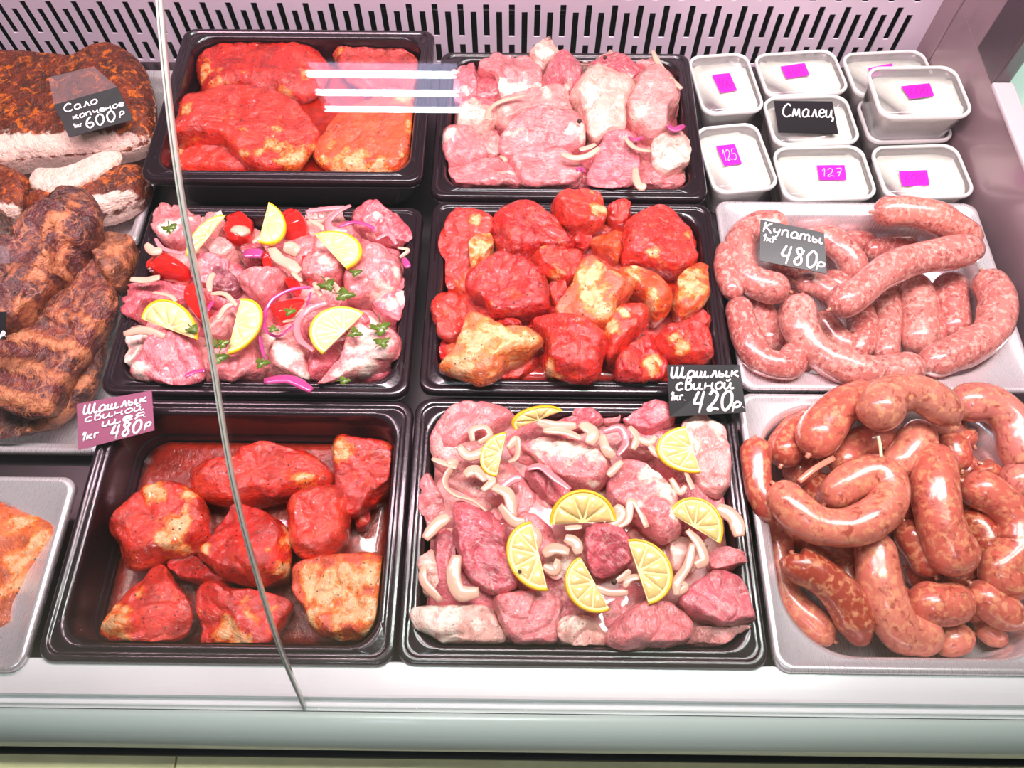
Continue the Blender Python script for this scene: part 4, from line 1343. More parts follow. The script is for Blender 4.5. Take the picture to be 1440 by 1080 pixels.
D([(890, 215), (960, 142), (1050, 110), (1110, 132), (1180, 202), (1202, 280), (1212, 350), (1120, 402), (1000, 362), (920, 370), (885, 340)], -0.028, 0.066, RT2, 'big one at the back right',
  [(1070, 365, 35), (1190, 200, 20)], planes=2)
D([(745, 265), (780, 222), (870, 232), (892, 310), (872, 352), (800, 315)], -0.016, 0.050, RO, 'orange one in front of the tallest, right of centre', [(870, 330, 22)])
D([(290, 505), (200, 470), (232, 385), (310, 332), (400, 322), (500, 372), (560, 422), (572, 522), (572, 562), (480, 582), (320, 575)], -0.022, 0.064, RT3, 'biggest dark red one left of centre', [(210, 480, 24)], planes=2, slope=.4)
D([(480, 325), (560, 296), (690, 300), (722, 330), (692, 402), (650, 445), (580, 410), (530, 372)], -0.018, 0.056, RT, 'one behind the fat-faced middle cube', [(600, 395, 35), (500, 350, 22)])
D([(560, 450), (640, 445), (650, 510), (590, 545)], -0.022, 0.046, RT3, 'small dark one squeezed left of the fat-faced middle cube')
D([(860, 395), (940, 372), (1040, 420), (1112, 502), (1092, 572), (1030, 602), (1000, 545), (940, 470)], -0.020, 0.056, RO, 'orange fatty one right of centre', [(920, 410, 45), (1010, 520, 50)])
D([(1120, 425), (1210, 352), (1256, 340), (1276, 430), (1262, 540), (1160, 602), (1118, 545)], -0.022, 0.058, RO, 'pale fatty one against the right rim', [(1190, 450, 80), (1230, 380, 40)])
D([(590, 562), (650, 482), (700, 372), (740, 320), (830, 372), (932, 452), (930, 485), (862, 545), (850, 602), (790, 628), (650, 605)], -0.010, 0.058, (224, 96, 62), 'one with a large pale fat face in the middle',
  [(750, 400, 70), (760, 490, 80), (820, 560, 35)], planes=1, slope=.3)
D([(52, 522), (100, 482), (170, 500), (212, 542), (202, 622), (150, 702), (90, 682), (58, 602)], -0.028, 0.054, RT, 'split one at the left rim')
D([(320, 582), (420, 592), (470, 640), (400, 655), (330, 620)], -0.024, 0.044, RT3, 'small sunken one left of centre at the front')
D([(1150, 612), (1240, 572), (1282, 602), (1272, 655), (1200, 640)], -0.030, 0.048, RT3, 'small one at the right rim behind the price card')
D([(800, 645), (880, 562), (990, 542), (1002, 632), (900, 722), (830, 802), (820, 705)], -0.020, 0.058, RT, 'one with orange fat right of the front centre', [(850, 640, 40), (900, 590, 25)], planes=2)
D([(490, 622), (570, 592), (680, 602), (800, 652), (822, 702), (802, 802), (780, 862), (640, 862), (540, 802), (560, 702)], -0.020, 0.066, RT2, 'big glossy one at the front centre', [(570, 780, 25)], planes=2)
D([(95, 802), (170, 722), (200, 642), (212, 572), (260, 588), (380, 650), (480, 650), (558, 702), (480, 752), (382, 792), (350, 852), (290, 888), (200, 862), (108, 832)], -0.014, 0.056, (226, 120, 76),
  'large pale one with orange-edged fat at the front left', [(250, 700, 110), (190, 800, 70), (400, 710, 80)], planes=1, slope=.3)
D([(850, 782), (950, 692), (1030, 662), (1062, 722), (1092, 862), (950, 882), (840, 872)], -0.026, 0.052, RT3, 'dark one at the front beside the price card', [(1020, 780, 40)])
D([(1040, 655), (1120, 620), (1200, 622), (1272, 652), (1302, 782), (1150, 802), (1090, 762), (1040, 722)], -0.020, 0.056, RT2, 'one directly behind the price card', [(1160, 720, 28), (1110, 690, 20)], planes=1)
D([(590, 500), (480, 560), (420, 590), (480, 640), (600, 600)], -0.030, 0.046, RT3, 'sunken one between the biggest and the front centre')
D([(100, 700), (160, 690), (150, 760), (90, 800), (75, 740)], -0.034, 0.040, RT3, 'small sunken one at the left rim near the front')

# ------------------------------------------------------------------ tray E: half-empty tray
pool('marinade', 'E', -0.3905, -0.128, 0.1135, 0.319, 0.022, -0.0545, 0.008, 'sauce_dark', 'thin brown-red marinade on the floor of the half-empty tray', 0.001)
gE = 'red pork pieces in the half-empty tray'
E_ = lambda pts, z, h, c, lab, fats=(), **k: chunk('marinated_chunk', 'E', pts, z, h, c, 'red half-empty-tray chunk, ' + lab, group=gE, mat='red', fats=fats, **k)
E_([(575, 325), (645, 262), (740, 256), (770, 216), (850, 200), (960, 215), (1060, 270), (1102, 340), (1010, 372), (930, 385), (840, 402), (740, 430), (640, 412), (588, 372)], -0.056, 0.058, RT,
   'long arched one at the back', [(1000, 320, 30)], planes=1, slope=.3)
E_([(1160, 450), (1225, 440), (1228, 495), (1190, 515)], -0.056, 0.030, RT3, 'small one under the back right chunk')
E_([(1095, 205), (1130, 170), (1240, 196), (1330, 210), (1342, 320), (1262, 392), (1200, 442), (1150, 470), (1112, 400), (1110, 300)], -0.055, 0.066, RT2, 'ragged one at the back right with a yellow corner', [(1115, 210, 42)], planes=2)
E_([(935, 442), (960, 392), (1040, 352), (1130, 362), (1152, 422), (1152, 540), (1100, 602), (1040, 625), (960, 612), (938, 520)], -0.056, 0.064, (226, 50, 34), 'rounded upright one right of centre', planes=1, slope=.3)
E_([(285, 492), (370, 402), (450, 352), (540, 346), (620, 402), (642, 480), (632, 552), (560, 602), (470, 612), (400, 662), (340, 642), (330, 582), (298, 540)], -0.056, 0.062, (226, 50, 34),
   'round one at the left with a yellow fat spot', [(525, 500, 45), (505, 560, 30), (440, 370, 35), (560, 380, 28)], planes=2, slope=.3)
E_([(470, 642), (560, 602), (640, 632), (700, 692), (742, 712), (640, 722), (560, 705)], -0.056, 0.050, RT3, 'low one tucked left of the middle')
E_([(650, 560), (700, 482), (740, 420), (800, 430), (880, 470), (932, 522), (938, 602), (922, 682), (860, 702), (830, 722), (740, 702), (640, 642), (605, 605)], -0.052, 0.070, RT2, 'large one in the middle with an orange fat edge',
   [(915, 640, 40), (925, 540, 25), (620, 590, 22)], planes=2)
E_([(258, 882), (300, 822), (360, 722), (412, 692), (440, 630), (492, 682), (552, 752), (582, 802), (570, 882), (500, 922), (420, 952), (340, 942), (268, 912)], -0.056, 0.058, (226, 50, 34),
   'pyramid-shaped one at the front left', [(290, 860, 50), (380, 740, 25)], planes=3, slope=.8)
E_([(600, 802), (598, 720), (690, 690), (722, 732), (830, 742), (952, 772), (912, 842), (862, 952), (740, 962), (612, 952), (630, 872)], -0.056, 0.058, RT2, 'pointed one at the front middle', [(690, 890, 55), (760, 930, 35)], planes=2)
E_([(948, 642), (1040, 622), (1200, 605), (1300, 610), (1306, 740), (1292, 880), (1212, 932), (1180, 902), (1110, 912), (1030, 882), (1000, 802), (958, 752)], -0.056, 0.064, (232, 90, 60),
   'square one with a broad yellow-white fat face, front right', [(1080, 730, 95), (1180, 800, 110), (1250, 680, 60), (1000, 680, 40), (1230, 890, 50)], planes=1, slope=.3)

# ------------------------------------------------------------------ tray F: pale pork with lemon and white onion
pool('meat_juice', 'F', -0.079, 0.199, 0.1125, 0.325, 0.024, -0.009, 0.040, 'pink_juice', 'milky pink juice round the pork with lemon halves at the front')
buried('F', 'pork_slice', -0.046, 0.048, (PK, PK5, PK2, PK3), 'pink pork piece half sunk in milky juice under the top layer of the front tray', 'meat', 'buried pork in the front lemon tray', 'spiced', 5, 4)
gF = 'pork pieces in the front lemon tray'
F_ = lambda pts, z, h, c, lab, fats=(), **k: chunk('pork_slice', 'F', pts, z, h, c, 'front lemon-tray pork piece, ' + lab, group=gF, mat='spiced', fats=fats, **k)
F_([(140, 202), (170, 122), (220, 50), (330, 50), (430, 60), (472, 112), (400, 152), (300, 192), (240, 232), (150, 232)], -0.030, 0.044, PK, 'in the back left corner', planes=1)
F_([(590, 95), (660, 72), (770, 92), (782, 140), (650, 155)], -0.032, 0.046, PK5, 'small one at the back rim')
F_([(780, 82), (845, 90), (832, 142), (780, 132)], -0.032, 0.040, PK, 'smallest one at the back rim')
F_([(840, 102), (930, 60), (1012, 60), (1052, 100), (1030, 132), (950, 162), (880, 142)], -0.030, 0.046, PK5, 'at the back just left of the price card')
F_([(1060, 122), (1120, 90), (1220, 110), (1242, 240), (1252, 350), (1200, 402), (1120, 352), (1080, 222)], -0.026, 0.044, PK2, 'large pale one in the back right corner', [(1120, 110, 45), (1200, 120, 40), (1110, 170, 40)], lump=.0035)
F_([(470, 205), (560, 170), (680, 190), (802, 240), (802, 330), (742, 372), (640, 352), (560, 275)], -0.022, 0.048, PK, 'wide one behind the centre lemon with a white fat back', [(560, 185, 45), (650, 205, 45), (740, 240, 40)], planes=1)
F_([(490, 300), (560, 270), (640, 340), (662, 380), (592, 422), (502, 342)], -0.022, 0.040, PK5, 'left of the centre lemon')
F_([(790, 372), (830, 262), (900, 250), (1000, 332), (1062, 422), (1072, 522), (1002, 572), (900, 482), (830, 432)], -0.020, 0.050, PK, 'right of the centre lemon with a peppered fat edge', [(960, 300, 40), (1010, 380, 45), (1040, 460, 35)], planes=1)
F_([(220, 442), (260, 402), (360, 452), (420, 512), (442, 622), (472, 702), (440, 735), (340, 740), (280, 682), (240, 582)], -0.018, 0.052, PK4, 'large dark red one at the left', planes=2, slope=.35)
F_([(100, 342), (140, 300), (202, 400), (205, 500), (130, 542), (98, 440)], -0.030, 0.044, PK, 'at the left rim')
F_([(100, 622), (160, 572), (170, 700), (200, 780), (110, 742), (85, 690)], -0.032, 0.044, PK3, 'pale one at the left rim near the front', [(130, 640, 30)])
F_([(160, 545), (220, 502), (250, 622), (322, 762), (210, 792), (172, 682)], -0.028, 0.044, PK5, 'narrow one in front of the large dark one')
F_([(700, 532), (760, 490), (860, 522), (892, 562), (882, 640), (762, 692), (720, 622)], -0.018, 0.052, PK4, 'dark lump in front of the centre lemon', planes=1)
F_([(60, 802), (130, 790), (260, 800), (360, 790), (402, 862), (432, 932), (250, 932), (80, 902)], -0.030, 0.046, PK3, 'white fatty one in the front left corner', [(120, 820, 80), (220, 850, 70), (130, 880, 60)])
F_([(360, 762), (440, 742), (560, 742), (642, 782), (602, 872), (612, 932), (440, 932), (402, 852)], -0.024, 0.048, PK, 'at the front between white fat and a lemon', planes=1)
F_([(600, 862), (640, 820), (720, 822), (782, 882), (792, 952), (610, 935)], -0.030, 0.046, PK3, 'pale fatty one at the front rim below a lemon', [(640, 850, 50)])
F_([(800, 872), (900, 782), (1020, 780), (1092, 832), (1102, 932), (960, 952), (795, 952)], -0.026, 0.052, PK, 'broad one at the front rim right of centre', planes=1)
F_([(1050, 782), (1110, 702), (1210, 652), (1282, 682), (1322, 802), (1342, 852), (1230, 862), (1160, 852), (1090, 822)], -0.024, 0.054, PK5, 'folded one in the front right corner', planes=2, slope=.4)
F_([(1160, 602), (1240, 582), (1310, 610), (1335, 630), (1250, 665), (1170, 672)], -0.028, 0.048, PK, 'flat one at the right rim')
F_([(1090, 862), (1200, 872), (1330, 860), (1322, 902), (1250, 952), (1120, 942)], -0.034, 0.042, PK2, 'low pale one under the front right fold')
F_([(560, 600), (620, 560), (690, 590), (690, 640), (620, 700), (560, 680)], -0.024, 0.042, PK3, 'white fatty lump between two front lemons', [(620, 610, 70)], lump=.004)
F_([(230, 250), (330, 240), (470, 300), (470, 400), (360, 440), (260, 390), (190, 330)], -0.030, 0.040, PK2, 'pale one under the onion at the left', [(330, 280, 30)])
F_([(820, 200), (900, 180), (980, 210), (960, 260), (860, 250)], -0.028, 0.042, PK2, 'pale one under the onion behind the right lemons')
F_([(430, 640), (520, 700), (560, 740), (460, 750)], -0.030, 0.040, PK5, 'small one in front of the left lemon')
F_([(1000, 560), (1080, 540), (1150, 600), (1100, 690), (1020, 680)], -0.030, 0.040, PK3, 'pale one beside the front right lemon', [(1060, 590, 30)])
gOF = 'white onion strips in the front lemon tray'
for pts, w, m, lab in (
    ([(300, 185), (298, 145), (345, 132), (364, 165), (322, 192)], 20, 'onion', 'curl of white onion at the back left of the front tray'),
    ([(250, 205), (280, 238), (330, 230), (372, 200)], 28, 'onion', 'white onion arc below the back left curl'),
    ([(205, 262), (240, 262), (205, 310), (202, 350), (240, 385), (300, 402), (352, 442)], 22, 'onion', 'long wavy onion strip down the left of the front tray'),
    ([(150, 248), (200, 268), (240, 282)], 20, 'onion', 'onion strip at the left rim'),
    ([(270, 310), (310, 290), (350, 330)], 34, 'onion', 'fat white onion piece left of the upright left lemon'),
    ([(340, 300), (372, 330), (335, 365)], 22, 'onion', 'onion hook under the upright left lemon'),
    ([(430, 210), (462, 180), (462, 240), (432, 262)], 22, 'onion', 'onion loop right of the upright left lemon'),
    ([(500, 285), (550, 278), (600, 318), (660, 362)], 22, 'onion_pink', 'onion strip slanting to the centre lemon'),
    ([(535, 112), (600, 130), (682, 128)], 26, 'onion', 'onion strip right of the back lemon'),
    ([(560, 145), (640, 150), (700, 175)], 22, 'onion', 'second onion strip in front of the back rim'),
    ([(695, 120), (742, 150), (730, 195)], 36, 'onion', 'thick white onion piece at the back centre'),
    ([(775, 162), (790, 212), (820, 242)], 26, 'onion', 'left side of the onion tangle at the back'),
    ([(780, 150), (842, 138), (864, 190), (832, 238)], 20, 'onion_pink', 'pink onion ring in the tangle at the back'),
    ([(878, 130), (905, 170), (890, 215)], 22, 'onion', 'right side of the onion tangle at the back'),
    ([(905, 172), (950, 190), (975, 168)], 20, 'onion', 'onion strip left of the back right lemon'),
    ([(798, 312), (825, 285), (850, 258)], 20, 'onion', 'onion strip above the right end of the centre lemon'),
    ([(830, 502), (870, 470), (882, 405), (912, 430), (942, 502)], 24, 'onion', 'bent onion strip right of the centre lemon'),
    ([(795, 502), (842, 455), (822, 425)], 34, 'onion', 'thick onion stub at the end of the centre lemon'),
    ([(495, 490), (540, 530), (530, 585)], 30, 'onion', 'onion strip over the left front lemon'),
    ([(560, 602), (602, 580), (655, 592)], 36, 'onion', 'thick white onion right of the left front lemon'),
    ([(560, 645), (602, 662), (615, 620)], 26, 'onion', 'onion hook between the two front lemons'),
    ([(1090, 512), (1132, 560), (1152, 620), (1120, 645)], 28, 'onion', 'onion strip right of the front right lemon'),
    ([(1110, 562), (1092, 640), (1052, 702), (1050, 752)], 24, 'onion', 'long onion strip along the front right lemon'),
    ([(1065, 700), (1085, 720), (1060, 745)], 18, 'onion', 'small onion end at the front right'),
    ([(858, 722), (880, 690), (925, 682)], 20, 'onion', 'onion strip between the two front lemons on the right'),
    ([(750, 722), (802, 742), (872, 742)], 20, 'onion', 'onion strip in front of the dark lump'),
    ([(830, 700), (860, 680), (880, 660)], 18, 'onion', 'short onion strip by the peppercorn'),
    ([(240, 605), (228, 680), (252, 742), (322, 742)], 40, 'onion', 'thick white onion hook on the large dark pork'),
    ([(125, 545), (170, 490), (212, 462)], 32, 'onion', 'onion leaf at the left rim'),
    ([(120, 640), (120, 702), (182, 772)], 24, 'onion', 'onion arc in the front left'),
    ([(1200, 425), (1262, 470), (1282, 535)], 40, 'onion', 'broad pale onion leaf at the right rim'),
    ([(1085, 298), (1112, 362), (1100, 330)], 20, 'onion', 'onion strip under the back right lemon'),
    ([(640, 505), (702, 500)], 18, 'onion', 'short onion strip under the centre lemon'),
    ([(1030, 322), (1062, 372), (1085, 350)], 18, 'onion', 'onion strip behind the right lemon'),
    ([(370, 350), (430, 380), (450, 462)], 34, 'onion', 'white onion strip above the left front lemon'),
    ([(400, 422), (452, 480), (492, 482)], 28, 'onion', 'white onion strip touching the left front lemon'),
    ([(480, 320), (440, 330), (380, 380)], 22, 'onion_pink', 'pinkish onion strip at the left of centre'),
    ([(640, 540), (680, 560), (690, 600)], 30, 'onion', 'white onion piece left of the dark lump'),
    ([(950, 200), (980, 230), (1030, 240)], 22, 'onion', 'onion strip inside the back right lemon')):
    strip('onion_strip', 'F', pts, 0.021, w * 1.2, m, lab, gOF)
gLF = 'lemon slices in the front tray'
half_slice('F', (455, 142), (632, 72), (500, 70), .022, .026, .034, 'lemon slice at the back rim of the front tray', gLF)
half_slice('F', (424, 150), (388, 314), (328, 230), .030, .024, .026, 'lemon slice upright at the left back of the front tray', gLF)
half_slice('F', (1085, 128), (1140, 300), (980, 225), .026, .022, .026, 'lemon slice with bright rind below the price card', gLF)
half_slice('F', (584, 492), (831, 478), (700, 364), .024, .024, .040, 'bright lemon half with an orange rind in the centre of the front tray', gLF)
half_slice('F', (1022, 445), (1213, 562), (1165, 405), .026, .026, .034, 'lemon slice at the right rim of the front tray', gLF)
half_slice('F', (515, 478), (577, 735), (428, 615), .026, .024, .030, 'lemon slice with a speck on its rind, left of the front centre', gLF)
half_slice('F', (695, 608), (806, 806), (655, 752), .026, .020, .026, 'lemon slice with its round edge down at the front centre', gLF)
half_slice('F', (870, 545), (950, 787), (1032, 640), .030, .022, .028, 'lemon slice right of the front centre with thick yellow rind', gLF)
peppercorn('F', 820, 702, 0.022, 0.0026, 'dark peppercorn in front of the dark lump of the front tray')
peppercorn('F', 474, 664, 0.031, 0.0016, 'small dark speck on the rind of the left front lemon')

# ------------------------------------------------------------------ pale sausages
gG = 'pale sausages in the upper pan'
SP = (198, 116, 108); SP2 = (188, 100, 94); SP3 = (204, 126, 116)
G = lambda pts, r, c, lab, **k: sausage('G', pts, r * 1.03, c, 'pale speckled sausage ' + lab, gG, 'sausage_pale', **k)
lo, mi, hi = -0.030, 0.006, 0.020
G([(560, 420, lo), (620, 470, lo), (680, 500, lo)], 60, SP2, 'lowest one glimpsed under the long diagonal one')
G([(330, 330, lo), (420, 380, lo), (470, 400, lo)], 60, SP2, 'lowest one glimpsed below the price card')
G([(1010, 470, lo), (1040, 600, lo), (1030, 720, lo)], 50, SP2, 'lowest one glimpsed between the two thick uprights')
G([(410, 500, lo), (380, 600, lo), (400, 720, lo)], 56, SP2, 'lowest one glimpsed under the left end of the front arc')
G([(105, 280, .004), (95, 380, .004), (140, 490, .004)], 48, SP2, 'half hidden at the left end of the pan')
G([(440, 225, lo), (560, 250, -0.022), (640, 310, -0.020), (680, 400, lo)], 66, SP, 'running back from the price card')
G([(620, 240, lo), (690, 222, lo), (745, 215, lo)], 44, SP2, 'short one behind the middle')
G([(740, 300, lo), (830, 275, -0.03), (940, 270, lo)], 46, SP2, 'behind the long diagonal one')
G([(240, 540, lo), (270, 620, lo), (310, 720, lo)], 66, SP, 'upright, second from the left in the front half')
G([(520, 600, lo), (600, 690, -0.030), (650, 740, lo)], 58, SP3, 'short with a tied end in the middle of the arc')
G([(690, 540, lo), (715, 640, lo), (690, 760, lo)], 62, SP2, 'upright, right of the tied short one')
G([(815, 470, lo), (830, 620, lo), (815, 770, lo)], 58, SP, 'upright and narrow in the middle of the pan')
G([(930, 450, -0.028), (965, 580, -0.022), (965, 730, lo)], 80, SP3, 'upright and thick, right of the middle')
G([(1105, 440, -0.030), (1110, 540, -0.026), (1125, 670, lo)], 76, SP2, 'upright, next to the right-hand bend')
G([(345, 190, .012), (245, 180, .008), (170, 250, .007), (170, 350, .006), (235, 440, .006), (350, 470, .006)], 68, SP, 'bent round the price card at the left')
G([(155, 540, mi), (190, 680, mi), (260, 790, mi), (370, 815, mi), (440, 830, -0.02)], 66, SP2, 'bent along the left front corner')
G([(1270, 420, .008), (1320, 520, .006), (1290, 660, .006), (1170, 740, .006), (1010, 805, .004)], 78, SP, 'bent in an L along the right side')
G([(440, 530, .014), (425, 620, .012), (500, 740, .010), (620, 810, .008), (760, 845, .007), (950, 825, .007)], 78, SP3, 'lying in a long arc across the front')
G([(440, 440, .000), (520, 455, .000), (600, 500, .004)], 52, SP, 'short one ending in front of the price card')
G([(595, 545, .016), (690, 490, .022), (800, 400, .026), (930, 340, .028), (1080, 310, .028), (1215, 290, .024)], 72, SP, 'longest, lying diagonally across the top of the heap')
G([(790, 125, .018), (900, 118, .026), (1020, 140, .026), (1130, 195, .016), (1190, 250, .002)], 68, (220, 126, 112), 'on the back rim of the pan under a tub')

# ------------------------------------------------------------------ dark sausages
gH = 'dark sausages in the front right pan'
SD = (204, 100, 84); SD2 = (192, 82, 68); SD3 = (214, 120, 102); SDB = (158, 58, 40); SG = (192, 118, 102)
H_ = lambda pts, r, c, lab, **k: sausage('H', pts, r * 1.05, c, 'reddish sausage ' + lab, gH, 'sausage_dark', **k)
l0, l1, l2, l3 = -0.040, -0.014, 0.012, 0.036
H_([(420, 470, l0), (500, 500, l0), (580, 520, l0)], 60, SD2, 'lowest one glimpsed through the big loop')
H_([(420, 640, l0), (400, 720, l0), (470, 800, l0)], 60, SD2, 'lowest one glimpsed between the two front diagonals')
H_([(760, 730, l0), (840, 720, l0), (930, 740, l0)], 60, SD2, 'lowest one glimpsed at the front right of the middle')
H_([(230, 560, l0), (320, 620, l0), (400, 640, l0)], 58, SD2, 'lowest one glimpsed below the big loop')
H_([(560, 780, l0), (610, 860, l0), (660, 890, l0)], 56, SD2, 'lowest one glimpsed beside the front middle one')
H_([(850, 860, l0), (900, 830, l0), (1000, 940, l0)], 56, SD2, 'lowest one glimpsed at the front right edge')
H_([(230, 380, l0), (270, 300, l0), (340, 260, l0)], 60, SD2, 'lowest one glimpsed left of the curled one')
H_([(860, 300, l0), (830, 380, l0), (830, 460, l0)], 58, SD2, 'lowest one glimpsed inside the right-hand hook')
H_([(215, 190, -.012), (215, 110, -.012), (270, 80, -.012)], 58, SD, 'short one at the back left of the heap')
H_([(300, 80, -.006), (340, 75, -.006), (380, 90, -.006)], 46, (206, 110, 104), 'small knob at the back')
H_([(660, 60, -.010), (740, 60, -.012), (790, 60, -.016)], 40, (176, 100, 92), 'greyish end behind the top one')
H_([(82, 265, .006), (88, 380, .005), (112, 510, .000)], 50, SD2, 'upright along the black tray at the far left')
H_([(180, 310, l1), (200, 250, l1), (250, 195, l1)], 62, SD2, 'short dark one left of the top')
H_([(770, 250, l1), (800, 330, l1)], 54, SD2, 'stub right of the top one')
H_([(820, 200, l1), (900, 235, l1), (960, 250, l1)], 52, SD, 'behind the right-hand hook')
H_([(910, 350, l1), (970, 385, l1)], 60, SD2, 'stub inside the right-hand hook')
H_([(610, 480, l0), (640, 560, -.03)], 60, SD2, 'stub deep in the middle')
H_([(620, 560, l1), (665, 640, l1), (700, 700, l1)], 58, SD2, 'dark one deep in the middle right')
H_([(640, 710, l0), (690, 735, l0)], 50, SD2, 'stub deep in front of the middle')
H_([(330, 400, l0), (300, 480, l0), (350, 640, l0)], 56, SDB, 'deep under the big loop')
H_([(840, 520, l1), (890, 590, l1), (915, 640, l1)], 64, SDB, 'dark brown one right of the middle')
H_([(150, 560, l0), (135, 690, l0), (190, 800, l0), (270, 880, l0), (335, 940, l0)], 52, SD3, 'long pale one along the left front rim')
H_([(880, 900, l0), (960, 960, l0), (1060, 985, l0)], 40, SD3, 'thin one along the front rim at the right')
H_([(740, 965, l0), (820, 940, l0)], 54, SD3, 'stub at the front rim')
H_([(660, 820, l1), (740, 830, l1), (810, 815, l1)], 74, SD, 'short thick one at the front right')
H_([(870, 780, l1), (950, 850, l1), (1050, 880, l1)], 66, SD, 'at the front right edge of the photo')
H_([(395, 350, l1), (410, 290, l1), (470, 255, l1), (570, 245, l1)], 56, SD, 'curled under the top one with a shrivelled tip')
H_([(570, 350, .000), (640, 270, .004), (660, 210, .004)], 62, SD3, 'upright behind the big loop on the right')
H_([(285, 270, .010), (330, 190, .014), (400, 120, .014), (480, 100, .010)], 76, SD, 'thick one leaning on the top one from the left', head=1.0, tail=.8)
H_([(800, 120, .012), (900, 118, .014), (985, 180, .012), (1025, 290, .008), (1060, 410, .000)], 66, (206, 118, 108), 'hook-shaped at the right edge')
H_([(845, 410, .008), (930, 455, .008), (1005, 540, .004), (1010, 620, .000), (940, 720, -.004), (1020, 770, -.012)], 68, SD, 'S-shaped at the right edge')
H_([(180, 665, -.004), (290, 715, -.004), (380, 790, -.010), (430, 880, -.018), (450, 975, -.026)], 66, SDB, 'darkest, lying along the left front')
H_([(505, 610, -.004), (520, 750, -.008), (560, 870, -.014), (620, 945, -.022), (700, 975, -.030)], 74, SD3, 'running down the front middle')
H_([(720, 300, .016), (715, 430, .016), (745, 570, .012), (790, 690, .000)], 80, SD, 'long thick upright one right of the big loop', head=.9, tail=1.05)
H_([(168, 430, .018), (260, 530, .020), (400, 560, .022), (515, 510, .024), (560, 430, .024), (520, 365, .022), (420, 395, .016), (350, 455, .006)], 66, SD3, 'bent into the big loop at the top left of the heap')
H_([(515, 175, .044), (545, 105, .046), (640, 80, .046), (725, 120, .042), (765, 170, .030)], 72, SG, 'greyish one hanging over the top of the heap', head=1.1, tail=.75, tips=(0, 1))
tw = [fp('H', 515, 235, .050), fp('H', 522, 270, .048), fp('H', 526, 310, .046)]
v, f = sweep(catmull(tw, 6), [0.0016] * 13, 8)
tag(put('twine', v, f, M['twine']), 'short pale twine hanging from the greyish top sausage', 'twine')
cs = [fp('H', 235, 395, .012), fp('H', 290, 350, .014), fp('H', 360, 310, .012)]
v, f = sweep(catmull(cs, 6), [0.003] * 13, 8, flat=.3)
tag(put('casing_strip', v, f, M['casing']), 'flat strip of empty casing stretched behind the big sausage loop', 'casing')


# ------------------------------------------------------------------ smoked lard and ribs, orange meat at the left edge
def lard_layers(x, y, z, rho, side):
    """Rind on top, white fat on the cut sides with one thin darker line of meat."""
    if side:
        return 1.0
    return max(0.0, (rho - 0.955) / 0.045)


def front_cut(yline, zl):
    def fn(x, y, z, rho, side):
        if abs(z - zl) < 0.0022:
            return 0.42
        return max(0.0, min(1.0, (yline(x) - y) / 0.010 + 0.5))
    return fn


LB = (120, 44, 20)


def slab(fr, pts, z0, h, label, split, group='smoked lard pieces'):
    """SPLIT: pixel line in crop FR, fat shows in front of it."""
    a, b = fp(fr, *split[0], z0 + h), fp(fr, *split[1], z0 + h)
    sl = (b.y - a.y) / (b.x - a.x)
    return chunk('smoked_lard', fr, pts, z0, h, LB, label, 'smoked lard', group, 'lard', layer=front_cut(lambda x: a.y + (x - a.x) * sl, z0 + h * 0.55), planes=0, power=7, under=.94, lump=.0020)


slab('I', [(-220, 270), (0, 262), (120, 270), (280, 290), (390, 300), (430, 270), (500, 228), (570, 245), (640, 310), (690, 420), (700, 560), (690, 655), (560, 690), (380, 710), (200, 720), (0, 745), (-220, 780)],
     -0.043, 0.052, 'big slab of brown smoked lard with a white cut face, under the 600 price card', [(0, 610), (690, 590)])
slab('I', [(-160, 760), (-40, 760), (60, 790), (145, 830), (135, 910), (105, 1000), (-20, 1010), (-160, 980)], -0.043, 0.040, 'orange-brown smoked lard chunk at the far left in front of the slab', [(0, 925), (110, 935)])
slab('I', [(125, 930), (240, 900), (390, 880), (470, 840), (560, 800), (640, 775), (690, 830), (640, 920), (560, 960), (470, 995), (400, 985), (260, 985), (140, 975)], -0.043, 0.042,
     'smoked lard piece with an orange rind and white end in front of the strips', [(125, 945), (690, 850)])
chunk('smoked_lard', 'I', [(145, 830), (165, 790), (260, 800), (360, 775), (440, 735), (520, 700), (560, 705), (545, 755), (480, 810), (400, 855), (300, 890), (210, 890), (150, 875)], -0.016, 0.022, (250, 206, 176),
      'curved white strip of lard lying across the smoked pieces', 'smoked lard', 'smoked lard pieces', 'lard', layer=lambda x, y, z, rho, s: 1.0 if rho < .93 or s else .45, planes=0, power=6, lump=.0016)

SM = (132, 60, 56); SM2 = (144, 70, 54); SM3 = (92, 42, 38)


def ribs_shape(x, y, rho):
    a = y + x * 0.25
    return 0.0034 * sin(a * 2 * pi / 0.034) * (1 - rho ** 3) * min(1.0, max(0.0, (0.47 - y) / 0.05))


def ribs_fat(x, y, z, rho, side):
    a = y + x * 0.25
    low = min(1.0, max(0.0, (0.455 - y) / 0.04))
    return (0.42 + 0.45 * sin(a * 2 * pi / 0.034)) * low + 0.30 * (1 - low)


